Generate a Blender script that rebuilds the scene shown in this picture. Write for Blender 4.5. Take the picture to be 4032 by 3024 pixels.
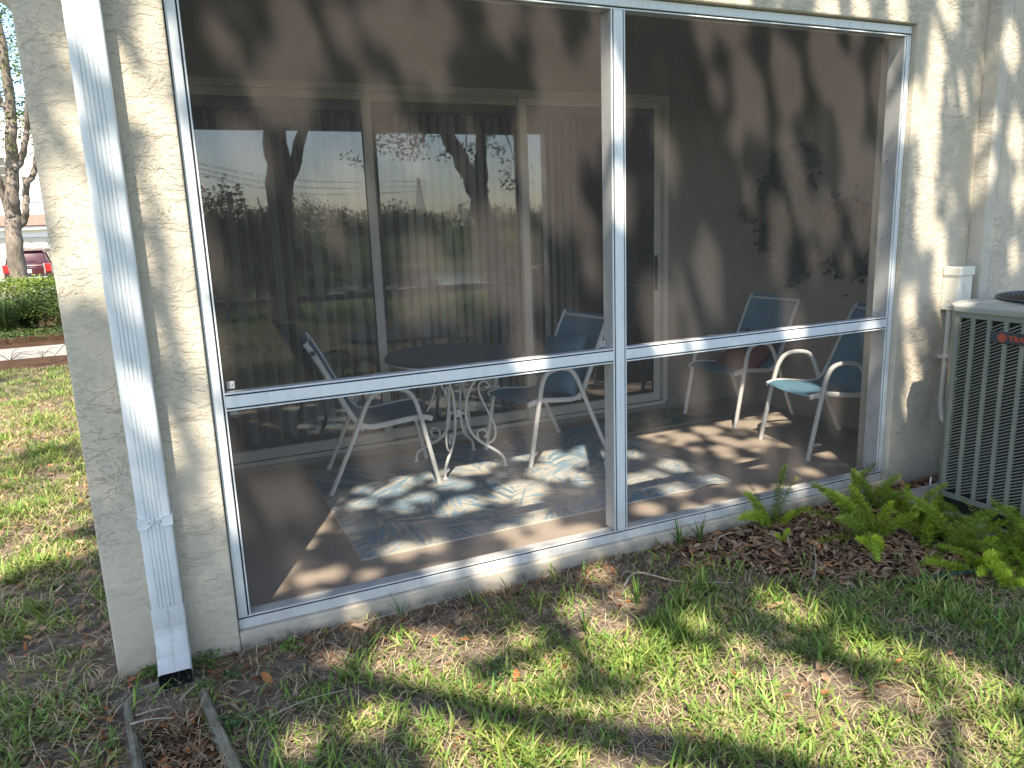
import bpy, bmesh, math, random
import numpy as np
from mathutils import Vector, Matrix, Quaternion

for _o in list(bpy.data.objects):
    bpy.data.objects.remove(_o, do_unlink=True)
scene = bpy.context.scene
COL = scene.collection
rad = math.radians

# ------------------------------------------------------------------ camera
CAM = (-0.09037, -2.88926, 1.50174)
YAW, PITCH, ROLL, FPX = 0.41859, 0.20944, -0.03691, 2975.1
def cam_basis():
    f = Vector((math.sin(YAW)*math.cos(PITCH), math.cos(YAW)*math.cos(PITCH), -math.sin(PITCH)))
    r = Vector((math.cos(YAW), -math.sin(YAW), 0)); u = r.cross(f)
    r2 = r*math.cos(ROLL) + u*math.sin(ROLL); u2 = -r*math.sin(ROLL) + u*math.cos(ROLL)
    return r2, u2, f
cd = bpy.data.cameras.new('camera'); cam = bpy.data.objects.new('camera', cd); COL.objects.link(cam)
_r, _u, _f = cam_basis()
_m = Matrix((( _r.x, _u.x, -_f.x, CAM[0]), (_r.y, _u.y, -_f.y, CAM[1]), (_r.z, _u.z, -_f.z, CAM[2]), (0, 0, 0, 1)))
cam.matrix_world = _m
cd.sensor_fit = 'HORIZONTAL'; cd.sensor_width = 36.0; cd.lens = FPX/4032*36.0
cd.clip_start = 0.05; cd.clip_end = 3000
scene.camera = cam

# ------------------------------------------------------------------ light
SUN = Vector((-0.48, -1.0, 1.62)).normalized()          # towards the sun
world = bpy.data.worlds.new('World'); scene.world = world; world.use_nodes = True
wn = world.node_tree; bg = wn.nodes['Background']
sky = wn.nodes.new('ShaderNodeTexSky'); sky.sky_type = 'NISHITA'; sky.sun_disc = False
sky.sun_elevation = math.asin(SUN.z); sky.sun_rotation = math.atan2(SUN.x, SUN.y)
sky.air_density = 1.0; sky.dust_density = 0.8; sky.ozone_density = 1.0
wn.links.new(sky.outputs[0], bg.inputs[0]); bg.inputs[1].default_value = 0.15
sl = bpy.data.lights.new('sun', 'SUN'); sl.energy = 4.7; sl.angle = rad(0.55); sl.color = (1.0, 0.90, 0.74)
so = bpy.data.objects.new('sun', sl); COL.objects.link(so)
so.rotation_euler = (-SUN).to_track_quat('-Z', 'Y').to_euler(); so.location = (-3, -8, 14)
scene.view_settings.view_transform = 'Standard'; scene.view_settings.look = 'None'
scene.view_settings.exposure = 1.42; scene.view_settings.gamma = 1.0
scene.view_settings.use_curve_mapping = False
scene.render.engine = 'CYCLES'
scene.render.resolution_x = 1024; scene.render.resolution_y = 768
try:
    scene.cycles.max_bounces = 6; scene.cycles.diffuse_bounces = 3; scene.cycles.transparent_max_bounces = 10
    scene.cycles.caustics_reflective = False; scene.cycles.caustics_refractive = False
except Exception: pass

# ------------------------------------------------------------------ helpers
RNG = np.random.default_rng(7); random.seed(7)

def prop(o, label=None, cat=None, group=None, kind=None):
    if label: o['label'] = label
    if cat: o['category'] = cat
    if group: o['group'] = group
    if kind: o['kind'] = kind
    return o

def thing(name, label, cat, loc=(0, 0, 0), rz=0.0, group=None):
    o = bpy.data.objects.new(name, None); COL.objects.link(o)
    o.location = loc; o.rotation_euler = (0, 0, rz); o.empty_display_size = 0.1
    return prop(o, label, cat, group)

def parent_to(o, root):
    if root is not None:
        o.parent = root
        if root.type == 'EMPTY':
            o.matrix_parent_inverse = (Matrix.Translation(root.location) @ root.rotation_euler.to_matrix().to_4x4()).inverted()
    return o

def link(name, me, mat=None, root=None, local=False, smooth=False):
    if mat is not None and len(me.materials) == 0: me.materials.append(mat)
    if smooth:
        me.polygons.foreach_set('use_smooth', np.ones(len(me.polygons), dtype=bool))
    o = bpy.data.objects.new(name, me); COL.objects.link(o)
    if root is not None:
        if local: o.parent = root
        else: parent_to(o, root)
    return o

def sharp(me, ang=35):
    try: me.set_sharp_from_angle(angle=rad(ang))
    except Exception: pass

def box_me(x0, x1, y0, y1, z0, z1, bev=0.0, seg=2):
    bm = bmesh.new(); bmesh.ops.create_cube(bm, size=1.0)
    for v in bm.verts:
        v.co = Vector(((x0+x1)/2 + v.co.x*(x1-x0), (y0+y1)/2 + v.co.y*(y1-y0), (z0+z1)/2 + v.co.z*(z1-z0)))
    if bev > 0: bmesh.ops.bevel(bm, geom=bm.edges[:], offset=bev, segments=seg, profile=0.5, affect='EDGES')
    me = bpy.data.meshes.new('box'); bm.to_mesh(me); bm.free()
    return me

def box(name, x0, x1, y0, y1, z0, z1, mat, root=None, bev=0.0, local=False, seg=2):
    me = box_me(x0, x1, y0, y1, z0, z1, bev, seg)
    return link(name, me, mat, root, local)

def boxes_me(lst):
    V = []; F = []
    for (x0, x1, y0, y1, z0, z1) in lst:
        b = len(V)
        V += [(x0, y0, z0), (x1, y0, z0), (x1, y1, z0), (x0, y1, z0), (x0, y0, z1), (x1, y0, z1), (x1, y1, z1), (x0, y1, z1)]
        F += [(b, b+3, b+2, b+1), (b+4, b+5, b+6, b+7), (b, b+1, b+5, b+4), (b+1, b+2, b+6, b+5), (b+2, b+3, b+7, b+6), (b+3, b, b+4, b+7)]
    me = bpy.data.meshes.new('boxes'); me.from_pydata(V, [], F); me.update()
    return me

def pyme(V, F, name='m'):
    me = bpy.data.meshes.new(name); me.from_pydata([tuple(v) for v in V], [], F); me.update(); return me

def np_mesh(verts, polys, col=None):
    """verts (N,3); polys: list of int arrays (M,k)"""
    me = bpy.data.meshes.new('np')
    verts = np.asarray(verts, dtype=np.float32)
    me.vertices.add(len(verts)); me.vertices.foreach_set('co', verts.ravel())
    loops = np.concatenate([p.ravel() for p in polys]).astype(np.int32)
    cnt = np.concatenate([np.full(len(p), p.shape[1], dtype=np.int32) for p in polys])
    start = np.concatenate([[0], np.cumsum(cnt)[:-1]]).astype(np.int32)
    me.loops.add(len(loops)); me.loops.foreach_set('vertex_index', loops)
    me.polygons.add(len(cnt)); me.polygons.foreach_set('loop_start', start)
    try: me.polygons.foreach_set('loop_total', cnt)
    except Exception: pass
    me.update(calc_edges=True)
    if col is not None:
        a = me.color_attributes.new('col', 'FLOAT_COLOR', 'POINT')
        c = np.ones((len(verts), 4), dtype=np.float32); c[:, :3] = col
        a.data.foreach_set('color', c.ravel())
    return me

def catmull(pts, n=6):
    P = [Vector(p) for p in pts]
    if len(P) < 3: 
        return [P[0].lerp(P[-1], i/n) for i in range(n+1)]
    out = []
    for i in range(len(P)-1):
        p0 = P[i-1] if i > 0 else P[i]*2 - P[i+1]
        p1, p2 = P[i], P[i+1]
        p3 = P[i+2] if i+2 < len(P) else P[i+1]*2 - P[i]
        for k in range(n):
            t = k/n
            out.append(0.5*((2*p1) + (-p0+p2)*t + (2*p0-5*p1+4*p2-p3)*t*t + (-p0+3*p1-3*p2+p3)*t**3))
    out.append(P[-1])
    return out

def sweep(pts, rads, n=8, ax=None, sq=(1, 1), cap=True, V=None, F=None, power=2.0):
    """tube along pts, rads list or number; ax: fixed binormal for flat bars; sq: (width along ax, height) factors"""
    P = [Vector(p) for p in pts]; m = len(P)
    R = rads if hasattr(rads, '__len__') else [rads]*m
    own = V is None
    if own: V = []; F = []
    b0 = len(V); prev = None
    for i in range(m):
        t = (P[min(i+1, m-1)] - P[max(i-1, 0)])
        if t.length < 1e-9: t = Vector((0, 0, 1))
        t.normalize()
        if ax is not None: a = Vector(ax).normalized()
        else:
            if prev is None:
                a = t.orthogonal().normalized()
            else:
                a = (prev - t*prev.dot(t)); a = a.normalized() if a.length > 1e-6 else t.orthogonal().normalized()
            prev = a
        c = t.cross(a).normalized()
        for k in range(n):
            th = 2*math.pi*(k+0.5)/n
            cx, cy = math.cos(th), math.sin(th)
            if power != 2.0:
                cx = math.copysign(abs(cx)**(2/power), cx); cy = math.copysign(abs(cy)**(2/power), cy)
            V.append(P[i] + a*(cx*R[i]*sq[0]) + c*(cy*R[i]*sq[1]))
    for i in range(m-1):
        for k in range(n):
            F.append((b0+i*n+k, b0+i*n+(k+1) % n, b0+(i+1)*n+(k+1) % n, b0+(i+1)*n+k))
    if cap:
        F.append(tuple(b0+k for k in reversed(range(n)))); F.append(tuple(b0+(m-1)*n+k for k in range(n)))
    if own: return pyme(V, F)
    return V, F

def tube(name, pts, r, mat, root=None, n=8, local=False, smooth=True, **kw):
    me = sweep(pts, r, n, **kw)
    if smooth:
        me.polygons.foreach_set('use_smooth', np.ones(len(me.polygons), dtype=bool)); sharp(me, 50)
    return link(name, me, mat, root, local)

def lathe_me(prof, n=32, cx=0, cy=0):
    V = []; F = []
    for (r, z) in prof:
        for k in range(n):
            a = 2*math.pi*k/n; V.append((cx+r*math.cos(a), cy+r*math.sin(a), z))
    for i in range(len(prof)-1):
        for k in range(n):
            F.append((i*n+k, i*n+(k+1) % n, (i+1)*n+(k+1) % n, (i+1)*n+k))
    return pyme(V, F)

def prism_me(poly, y0, y1):
    """poly in (x,z), extruded y0..y1"""
    n = len(poly)
    V = [(x, y0, z) for x, z in poly] + [(x, y1, z) for x, z in poly]
    F = [tuple(range(n)), tuple(reversed(range(n, 2*n)))] + [(i, i+n, (i+1) % n+n, (i+1) % n) for i in range(n)]
    me = pyme(V, F)
    bm = bmesh.new(); bm.from_mesh(me); bmesh.ops.recalc_face_normals(bm, faces=bm.faces[:]); bm.to_mesh(me); bm.free()
    return me

def copy_tree(o, parent=None):
    c = o.copy(); COL.objects.link(c)
    if parent is not None: c.parent = parent
    for ch in list(o.children): copy_tree(ch, c)
    return c

_ns = np.random.default_rng(3)
_NW = [(_ns.uniform(0, 2*np.pi), _ns.uniform(0, 2*np.pi)) for _ in range(60)]
def noise2(x, y, f=1.0, oct=3, seed=0):
    x = np.asarray(x, float); y = np.asarray(y, float); v = 0; amp = 1; tot = 0
    for o in range(oct):
        for j in range(5):
            a, ph = _NW[(seed*7 + o*5 + j) % 60]
            v = v + amp*np.sin((x*np.cos(a) + y*np.sin(a))*f*(1+0.23*j) + ph*3 + 2*np.sin((x*np.sin(a)-y*np.cos(a))*f*0.7 + ph))
        tot += amp*2.3; amp *= 0.55; f *= 2.1
    return v/tot

def sstep(t):
    t = np.clip(t, 0, 1); return t*t*(3-2*t)

# ------------------------------------------------------------------ materials
def mat_new(name):
    m = bpy.data.materials.new(name); m.use_nodes = True
    nt = m.node_tree; b = nt.nodes['Principled BSDF']
    return m, nt, b
def N(nt, typ, **kw):
    n = nt.nodes.new(typ)
    for k, v in kw.items(): setattr(n, k, v)
    return n
def ramp(nt, stops, src=None, interp='LINEAR'):
    r = N(nt, 'ShaderNodeValToRGB'); r.color_ramp.interpolation = interp
    e = r.color_ramp.elements
    while len(e) < len(stops): e.new(0.5)
    for i, (p, c) in enumerate(stops):
        e[i].position = p; e[i].color = (c if len(c) == 4 else (*c, 1))
    if src is not None: nt.links.new(src, r.inputs[0])
    return r
def noise(nt, scale=5, detail=4, rough=0.55, vec=None, mapscale=None, coord='Object'):
    if vec is None:
        tc = N(nt, 'ShaderNodeTexCoord'); vec = tc.outputs[coord]
    if mapscale is not None:
        mp = N(nt, 'ShaderNodeMapping'); mp.inputs['Scale'].default_value = mapscale
        nt.links.new(vec, mp.inputs[0]); vec = mp.outputs[0]
    n = N(nt, 'ShaderNodeTexNoise'); n.inputs['Scale'].default_value = scale
    n.inputs['Detail'].default_value = detail; n.inputs['Roughness'].default_value = rough
    nt.links.new(vec, n.inputs['Vector'])
    return n
def bump(nt, b, h, strength=0.4, dist=0.01):
    bp = N(nt, 'ShaderNodeBump'); bp.inputs['Strength'].default_value = strength; bp.inputs['Distance'].default_value = dist
    nt.links.new(h, bp.inputs['Height']); nt.links.new(bp.outputs[0], b.inputs['Normal']); return bp
def simple(name, col, rough=0.5, metal=0.0, var=0.12, vscale=6, bumps=0.0, bscale=60, spec=0.5):
    m, nt, b = mat_new(name)
    n = noise(nt, vscale, 5, 0.6)
    lo = tuple(c*(1-var) for c in col); hi = tuple(min(1, c*(1+var)) for c in col)
    r = ramp(nt, [(0.3, lo), (0.7, hi)], n.outputs['Fac']); nt.links.new(r.outputs[0], b.inputs['Base Color'])
    b.inputs['Roughness'].default_value = rough; b.inputs['Metallic'].default_value = metal
    b.inputs['Specular IOR Level'].default_value = spec
    if bumps > 0:
        n2 = noise(nt, bscale, 3, 0.6); bump(nt, b, n2.outputs['Fac'], bumps, 0.004)
    return m

def make_stucco(name, base, seed=0.0):
    m, nt, b = mat_new(name)
    geo = N(nt, 'ShaderNodeNewGeometry')
    mp = N(nt, 'ShaderNodeMapping'); mp.inputs['Location'].default_value = (seed, seed*0.7, seed*1.3)
    nt.links.new(geo.outputs['Position'], mp.inputs[0])
    # skip-trowel ridges: ragged, mostly horizontal edges
    n1 = noise(nt, 1.0, 6, 0.62, vec=mp.outputs[0], mapscale=(8.5, 8.5, 17.0)); n1.inputs['Distortion'].default_value = 0.5
    st = ramp(nt, [(0.0, (0, 0, 0)), (0.36, (.10, .10, .10)), (0.395, (.32, .32, .32)), (0.47, (.36, .36, .36)), (0.50, (.62, .62, .62)),
                   (0.585, (.66, .66, .66)), (0.61, (.92, .92, .92)), (1.0, (1, 1, 1))], n1.outputs['Fac'])
    n2 = noise(nt, 130, 3, 0.6, vec=mp.outputs[0])
    n3 = noise(nt, 22, 4, 0.6, vec=mp.outputs[0])
    # smoother patches where the trowel pressed harder
    n4 = noise(nt, 2.2, 2, 0.5, vec=mp.outputs[0])
    pm = ramp(nt, [(0.38, (.25, .25, .25)), (0.62, (1, 1, 1))], n4.outputs['Fac'])
    mul = N(nt, 'ShaderNodeMath', operation='MULTIPLY'); nt.links.new(st.outputs[0], mul.inputs[0]); nt.links.new(pm.outputs[0], mul.inputs[1])
    a1 = N(nt, 'ShaderNodeMath', operation='MULTIPLY_ADD'); nt.links.new(n3.outputs['Fac'], a1.inputs[0]); a1.inputs[1].default_value = 0.35; nt.links.new(mul.outputs[0], a1.inputs[2])
    a2 = N(nt, 'ShaderNodeMath', operation='MULTIPLY_ADD'); nt.links.new(n2.outputs['Fac'], a2.inputs[0]); a2.inputs[1].default_value = 0.22; nt.links.new(a1.outputs[0], a2.inputs[2])
    bump(nt, b, a2.outputs[0], 0.9, 0.012)
    # colour: cream paint with slight dirt; splash staining close to the ground
    nc = noise(nt, 3.0, 5, 0.6, vec=mp.outputs[0])
    c1 = ramp(nt, [(0.3, tuple(c*0.93 for c in base)), (0.7, tuple(c*1.05 for c in base))], nc.outputs['Fac'])
    sep = N(nt, 'ShaderNodeSeparateXYZ'); nt.links.new(geo.outputs['Position'], sep.inputs[0])
    nz = N(nt, 'ShaderNodeMath', operation='MULTIPLY_ADD'); nt.links.new(n3.outputs['Fac'], nz.inputs[0]); nz.inputs[1].default_value = -0.16; nt.links.new(sep.outputs['Z'], nz.inputs[2])
    dr = ramp(nt, [(0.0, (.65, .65, .65)), (0.06, (.25, .25, .25)), (0.2, (0, 0, 0))])
    mr = N(nt, 'ShaderNodeMapRange'); mr.inputs['From Min'].default_value = -0.16; mr.inputs['From Max'].default_value = 1.0
    nt.links.new(nz.outputs[0], mr.inputs['Value']); nt.links.new(mr.outputs[0], dr.inputs[0])
    mix = N(nt, 'ShaderNodeMix', data_type='RGBA'); nt.links.new(dr.outputs[0], mix.inputs[0])
    nt.links.new(c1.outputs[0], mix.inputs[6]); mix.inputs[7].default_value = (0.27, 0.22, 0.16, 1)
    nt.links.new(mix.outputs[2], b.inputs['Base Color'])
    b.inputs['Roughness'].default_value = 0.85; b.inputs['Specular IOR Level'].default_value = 0.25
    return m

M = {}
def painted_metal(name, col, rough, dirt=(0.30, 0.26, 0.20)):
    m, nt, b = mat_new(name); geo = N(nt, 'ShaderNodeNewGeometry'); pos = geo.outputs['Position']
    n = noise(nt, 1.0, 6, 0.65, vec=pos, mapscale=(40, 40, 5)); n2 = noise(nt, 220, 3, 0.6, vec=pos); n3 = noise(nt, 9, 5, 0.6, vec=pos)
    c = ramp(nt, [(0.25, tuple(x*0.86 for x in col)), (0.5, col), (0.8, tuple(min(1, x*1.04) for x in col))], n.outputs['Fac'])
    sep = N(nt, 'ShaderNodeSeparateXYZ'); nt.links.new(pos, sep.inputs[0])
    a = N(nt, 'ShaderNodeMath', operation='MULTIPLY_ADD'); nt.links.new(n3.outputs['Fac'], a.inputs[0]); a.inputs[1].default_value = -0.55; nt.links.new(sep.outputs['Z'], a.inputs[2])
    mr = N(nt, 'ShaderNodeMapRange'); mr.inputs['From Min'].default_value = -0.33; mr.inputs['From Max'].default_value = 0.10; mr.inputs['To Min'].default_value = 0.55; mr.inputs['To Max'].default_value = 0.0
    nt.links.new(a.outputs[0], mr.inputs['Value'])
    sp = ramp(nt, [(0.69, (0, 0, 0)), (0.74, (0.6, 0.6, 0.6))], n2.outputs['Fac'])
    ad = N(nt, 'ShaderNodeMath', operation='ADD'); ad.use_clamp = True; nt.links.new(mr.outputs[0], ad.inputs[0]); nt.links.new(sp.outputs[0], ad.inputs[1])
    mx = N(nt, 'ShaderNodeMix', data_type='RGBA'); nt.links.new(ad.outputs[0], mx.inputs[0]); nt.links.new(c.outputs[0], mx.inputs[6]); mx.inputs[7].default_value = (*dirt, 1)
    nt.links.new(mx.outputs[2], b.inputs['Base Color']); b.inputs['Roughness'].default_value = rough
    bump(nt, b, n3.outputs['Fac'], 0.05, 0.004); return m
M['stucco'] = make_stucco('cream_stucco', (0.57, 0.505, 0.405))
M['stucco_trim'] = make_stucco('trim_stucco', (0.58, 0.525, 0.44), 5.0)
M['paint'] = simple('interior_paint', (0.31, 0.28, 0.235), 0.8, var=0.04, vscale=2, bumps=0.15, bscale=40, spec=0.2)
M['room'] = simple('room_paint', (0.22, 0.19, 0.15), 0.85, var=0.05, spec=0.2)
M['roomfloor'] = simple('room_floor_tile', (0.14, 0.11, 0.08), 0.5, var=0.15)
M['alu'] = painted_metal('white_aluminium', (0.72, 0.75, 0.77), 0.42)
M['alu_in'] = simple('white_aluminium_inner', (0.62, 0.62, 0.61), 0.45, var=0.10, vscale=20)  # slightly greyer white for the tubes behind the mesh
M['downspout'] = painted_metal('white_downspout', (0.69, 0.715, 0.725), 0.45)
M['spline'] = simple('black_vinyl', (0.015, 0.015, 0.018), 0.6)
M['doorframe'] = simple('door_frame_aluminium', (0.62, 0.59, 0.53), 0.4, var=0.05, vscale=9)
M['handle'] = simple('black_handle', (0.02, 0.02, 0.02), 0.4)
M['chairframe'] = simple('white_powder_coat', (0.74, 0.72, 0.68), 0.4, var=0.05, vscale=18)
M['rubber'] = simple('dark_clip', (0.05, 0.05, 0.055), 0.6)
M['blindm'] = simple('vertical_blind_vinyl', (0.84, 0.82, 0.76), 0.6, var=0.04)
M['wood'] = simple('wooden_cabinet', (0.30, 0.14, 0.05), 0.45, var=0.25, vscale=9)
M['ac_paint'] = simple('ac_paint', (0.235, 0.245, 0.205), 0.42, var=0.06, vscale=5, bumps=0.05, bscale=120)
M['ac_top'] = simple('ac_top_paint', (0.34, 0.35, 0.31), 0.42, var=0.10, vscale=8, bumps=0.05, bscale=120)
M['ac_dark'] = simple('ac_dark_coil', (0.022, 0.024, 0.022), 0.7)
M['ac_base'] = simple('ac_base_plastic', (0.02, 0.02, 0.022), 0.5)
M['ac_guard'] = simple('ac_fan_guard', (0.03, 0.032, 0.04), 0.4)
M['badge'] = simple('badge_grey', (0.055, 0.06, 0.065), 0.35)
M['badge_red'] = simple('badge_red', (0.62, 0.11, 0.04), 0.4)
M['screw'] = simple('steel_screw', (0.45, 0.45, 0.44), 0.35, metal=0.8)
M['box_metal'] = simple('painted_utility_box', (0.74, 0.70, 0.60), 0.5, var=0.05)
M['conduit'] = simple('painted_conduit', (0.62, 0.57, 0.48), 0.6, var=0.08)

def make_concrete(name, col, stain=(0.10, 0.095, 0.075), amt=0.55, scale=9):
    m, nt, b = mat_new(name)
    n = noise(nt, scale, 8, 0.65); n2 = noise(nt, 70, 3, 0.6)
    r = ramp(nt, [(0.30, tuple(s*(amt)+c*(1-amt) for s, c in zip(stain, col))), (0.52, col), (0.75, tuple(min(1, c*1.12) for c in col))], n.outputs['Fac'])
    nt.links.new(r.outputs[0], b.inputs['Base Color']); b.inputs['Roughness'].default_value = 0.9; b.inputs['Specular IOR Level'].default_value = 0.2
    bump(nt, b, n2.outputs['Fac'], 0.5, 0.004); return m
def make_slab_edge():
    m, nt, b = mat_new('stained_slab_edge'); geo = N(nt, 'ShaderNodeNewGeometry'); pos = geo.outputs['Position']
    n = noise(nt, 16, 8, 0.7, vec=pos); n2 = noise(nt, 90, 3, 0.6, vec=pos); n3 = noise(nt, 5, 5, 0.6, vec=pos)
    raw = ramp(nt, [(0.30, (0.07, 0.068, 0.05)), (0.48, (0.24, 0.215, 0.175)), (0.7, (0.36, 0.33, 0.28))], n.outputs['Fac'])
    top = ramp(nt, [(0.35, (0.40, 0.35, 0.28)), (0.65, (0.48, 0.42, 0.34))], n3.outputs['Fac'])
    sep = N(nt, 'ShaderNodeSeparateXYZ'); nt.links.new(pos, sep.inputs[0])
    a = N(nt, 'ShaderNodeMath', operation='MULTIPLY_ADD'); nt.links.new(n3.outputs['Fac'], a.inputs[0]); a.inputs[1].default_value = 0.12; nt.links.new(sep.outputs['Z'], a.inputs[2])
    mr = N(nt, 'ShaderNodeMapRange'); mr.inputs['From Min'].default_value = 0.005; mr.inputs['From Max'].default_value = 0.045; nt.links.new(a.outputs[0], mr.inputs['Value'])
    mx = N(nt, 'ShaderNodeMix', data_type='RGBA'); nt.links.new(mr.outputs[0], mx.inputs[0]); nt.links.new(raw.outputs[0], mx.inputs[6]); nt.links.new(top.outputs[0], mx.inputs[7])
    nt.links.new(mx.outputs[2], b.inputs['Base Color']); b.inputs['Roughness'].default_value = 0.9; bump(nt, b, n.outputs['Fac'], 0.6, 0.01); return m
M['slab_edge'] = make_slab_edge()
M['splash'] = make_concrete('mossy_concrete', (0.21, 0.19, 0.145), (0.06, 0.06, 0.03), 0.85, 14)
M['pad'] = make_concrete('pad_concrete', (0.42, 0.39, 0.33), amt=0.5)
M['walk'] = make_concrete('sidewalk_concrete', (0.27, 0.25, 0.22), amt=0.3, scale=2)
M['floor'] = make_concrete('painted_patio_floor', (0.42, 0.345, 0.275), (0.27, 0.22, 0.175), 0.4, 3)

def make_screen():
    m, nt, b = mat_new('insect_screen')
    nt.nodes.remove(b); out = nt.nodes['Material Output']
    d = N(nt, 'ShaderNodeBsdfDiffuse')
    n = noise(nt, 3.0, 4, 0.6); r = ramp(nt, [(0.3, (0.115, 0.102, 0.096)), (0.7, (0.15, 0.134, 0.126))], n.outputs['Fac'])
    # fine weave showing only as faint irregular threads
    n2 = noise(nt, 1.0, 2, 0.5, mapscale=(500, 500, 25)); n3 = noise(nt, 1.0, 2, 0.5, mapscale=(25, 25, 500))
    ad = N(nt, 'ShaderNodeMath', operation='ADD'); nt.links.new(n2.outputs['Fac'], ad.inputs[0]); nt.links.new(n3.outputs['Fac'], ad.inputs[1])
    cv = N(nt, 'ShaderNodeMapRange'); cv.inputs['From Min'].default_value = 0.7; cv.inputs['From Max'].default_value = 1.3
    cv.inputs['To Min'].default_value = 0.25; cv.inputs['To Max'].default_value = 0.35; nt.links.new(ad.outputs[0], cv.inputs['Value'])
    nt.links.new(r.outputs[0], d.inputs[0])
    t = N(nt, 'ShaderNodeBsdfTransparent'); mx = N(nt, 'ShaderNodeMixShader')
    nt.links.new(cv.outputs[0], mx.inputs[0]); nt.links.new(t.outputs[0], mx.inputs[1]); nt.links.new(d.outputs[0], mx.inputs[2])
    nt.links.new(mx.outputs[0], out.inputs[0]); return m
M['screen'] = make_screen()

def make_glass():
    m, nt, b = mat_new('door_glass')
    nt.nodes.remove(b); out = nt.nodes['Material Output']
    t = N(nt, 'ShaderNodeBsdfTransparent'); t.inputs[0].default_value = (0.97, 0.985, 0.98, 1)
    g = N(nt, 'ShaderNodeBsdfGlossy'); g.inputs['Roughness'].default_value = 0.0; g.inputs[0].default_value = (1, 1, 1, 1)
    n = noise(nt, 1.0, 1, 0.4, mapscale=(1.2, 1, 2.2)); bp = N(nt, 'ShaderNodeBump'); bp.inputs['Strength'].default_value = 0.025; bp.inputs['Distance'].default_value = 0.02
    nt.links.new(n.outputs['Fac'], bp.inputs['Height']); nt.links.new(bp.outputs[0], g.inputs['Normal'])
    f = N(nt, 'ShaderNodeFresnel'); f.inputs[0].default_value = 1.52
    mu = N(nt, 'ShaderNodeMath', operation='MULTIPLY'); mu.use_clamp = True; mu.inputs[1].default_value = 3.9
    nt.links.new(f.outputs[0], mu.inputs[0])
    mx = N(nt, 'ShaderNodeMixShader'); nt.links.new(mu.outputs[0], mx.inputs[0]); nt.links.new(t.outputs[0], mx.inputs[1]); nt.links.new(g.outputs[0], mx.inputs[2])
    nt.links.new(mx.outputs[0], out.inputs[0]); return m
M['glass'] = make_glass()

def make_fabric(name, col, warp=260):
    m, nt, b = mat_new(name)
    n = noise(nt, 1.0, 2, 0.5, mapscale=(warp, warp*0.2, warp)); n2 = noise(nt, 5, 3)
    ad = N(nt, 'ShaderNodeMath', operation='MULTIPLY_ADD'); nt.links.new(n.outputs['Fac'], ad.inputs[0]); ad.inputs[1].default_value = 0.6
    mu = N(nt, 'ShaderNodeMath', operation='MULTIPLY'); mu.inputs[1].default_value = 0.4; nt.links.new(n2.outputs['Fac'], mu.inputs[0]); nt.links.new(mu.outputs[0], ad.inputs[2])
    r = ramp(nt, [(0.3, tuple(c*0.75 for c in col)), (0.7, tuple(min(1, c*1.2) for c in col))], ad.outputs[0])
    nt.links.new(r.outputs[0], b.inputs['Base Color']); b.inputs['Roughness'].default_value = 0.8; b.inputs['Specular IOR Level'].default_value = 0.3
    bump(nt, b, n.outputs['Fac'], 0.25, 0.002); return m
M['sling'] = make_fabric('blue_sling_fabric', (0.125, 0.25, 0.335))
M['pillow_blue'] = make_fabric('blue_pillow_fabric', (0.13, 0.25, 0.33))
M['pillow_red'] = make_fabric('dark_red_pillow_fabric', (0.16, 0.035, 0.03))

def make_attr(name, rough=0.8, trans=0.0, spec=0.2, nvar=0.0, bumps=0):
    m, nt, b = mat_new(name); out = nt.nodes['Material Output']
    a = N(nt, 'ShaderNodeAttribute'); a.attribute_name = 'col'; src = a.outputs['Color']
    if nvar > 0:
        n = noise(nt, 40, 3); r = ramp(nt, [(0.3, (1-nvar,)*3), (0.7, (1+nvar if 1+nvar < 1 else 1,)*3)], n.outputs['Fac'])
        mx0 = N(nt, 'ShaderNodeMix', data_type='RGBA', blend_type='MULTIPLY'); mx0.inputs[0].default_value = 1
        nt.links.new(src, mx0.inputs[6]); nt.links.new(r.outputs[0], mx0.inputs[7]); src = mx0.outputs[2]
    nt.links.new(src, b.inputs['Base Color']); b.inputs['Roughness'].default_value = rough; b.inputs['Specular IOR Level'].default_value = spec
    if bumps:
        n2 = noise(nt, 200, 2); bump(nt, b, n2.outputs['Fac'], bumps, 0.003)
    if trans > 0:
        t = N(nt, 'ShaderNodeBsdfTranslucent'); nt.links.new(src, t.inputs[0])
        mx = N(nt, 'ShaderNodeMixShader'); mx.inputs[0].default_value = trans
        nt.links.new(b.outputs[0], mx.inputs[1]); nt.links.new(t.outputs[0], mx.inputs[2]); nt.links.new(mx.outputs[0], out.inputs[0])
    return m
def make_blind():
    m, nt, b = mat_new('vertical_blind_vinyl'); out = nt.nodes['Material Output']
    n = noise(nt, 3, 3); r = ramp(nt, [(0.3, (0.86, 0.85, 0.80)), (0.7, (0.92, 0.91, 0.87))], n.outputs['Fac']); nt.links.new(r.outputs[0], b.inputs['Base Color']); b.inputs['Roughness'].default_value = 0.6
    t = N(nt, 'ShaderNodeBsdfTranslucent'); nt.links.new(r.outputs[0], t.inputs[0]); mx = N(nt, 'ShaderNodeMixShader'); mx.inputs[0].default_value = 0.5
    nt.links.new(b.outputs[0], mx.inputs[1]); nt.links.new(t.outputs[0], mx.inputs[2]); nt.links.new(mx.outputs[0], out.inputs[0]); return m
M['blindm'] = make_blind()
M['leaf'] = make_attr('leaf_foliage', 0.5, 0.35, 0.35)
M['grass'] = make_attr('grass_blades', 0.55, 0.30, 0.3)
M['litter'] = make_attr('dry_leaf_litter', 0.75, 0.12, 0.2)
M['rugm'] = make_attr('woven_rug', 0.95, 0, 0.1, 0.0, bumps=0.4)

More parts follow.
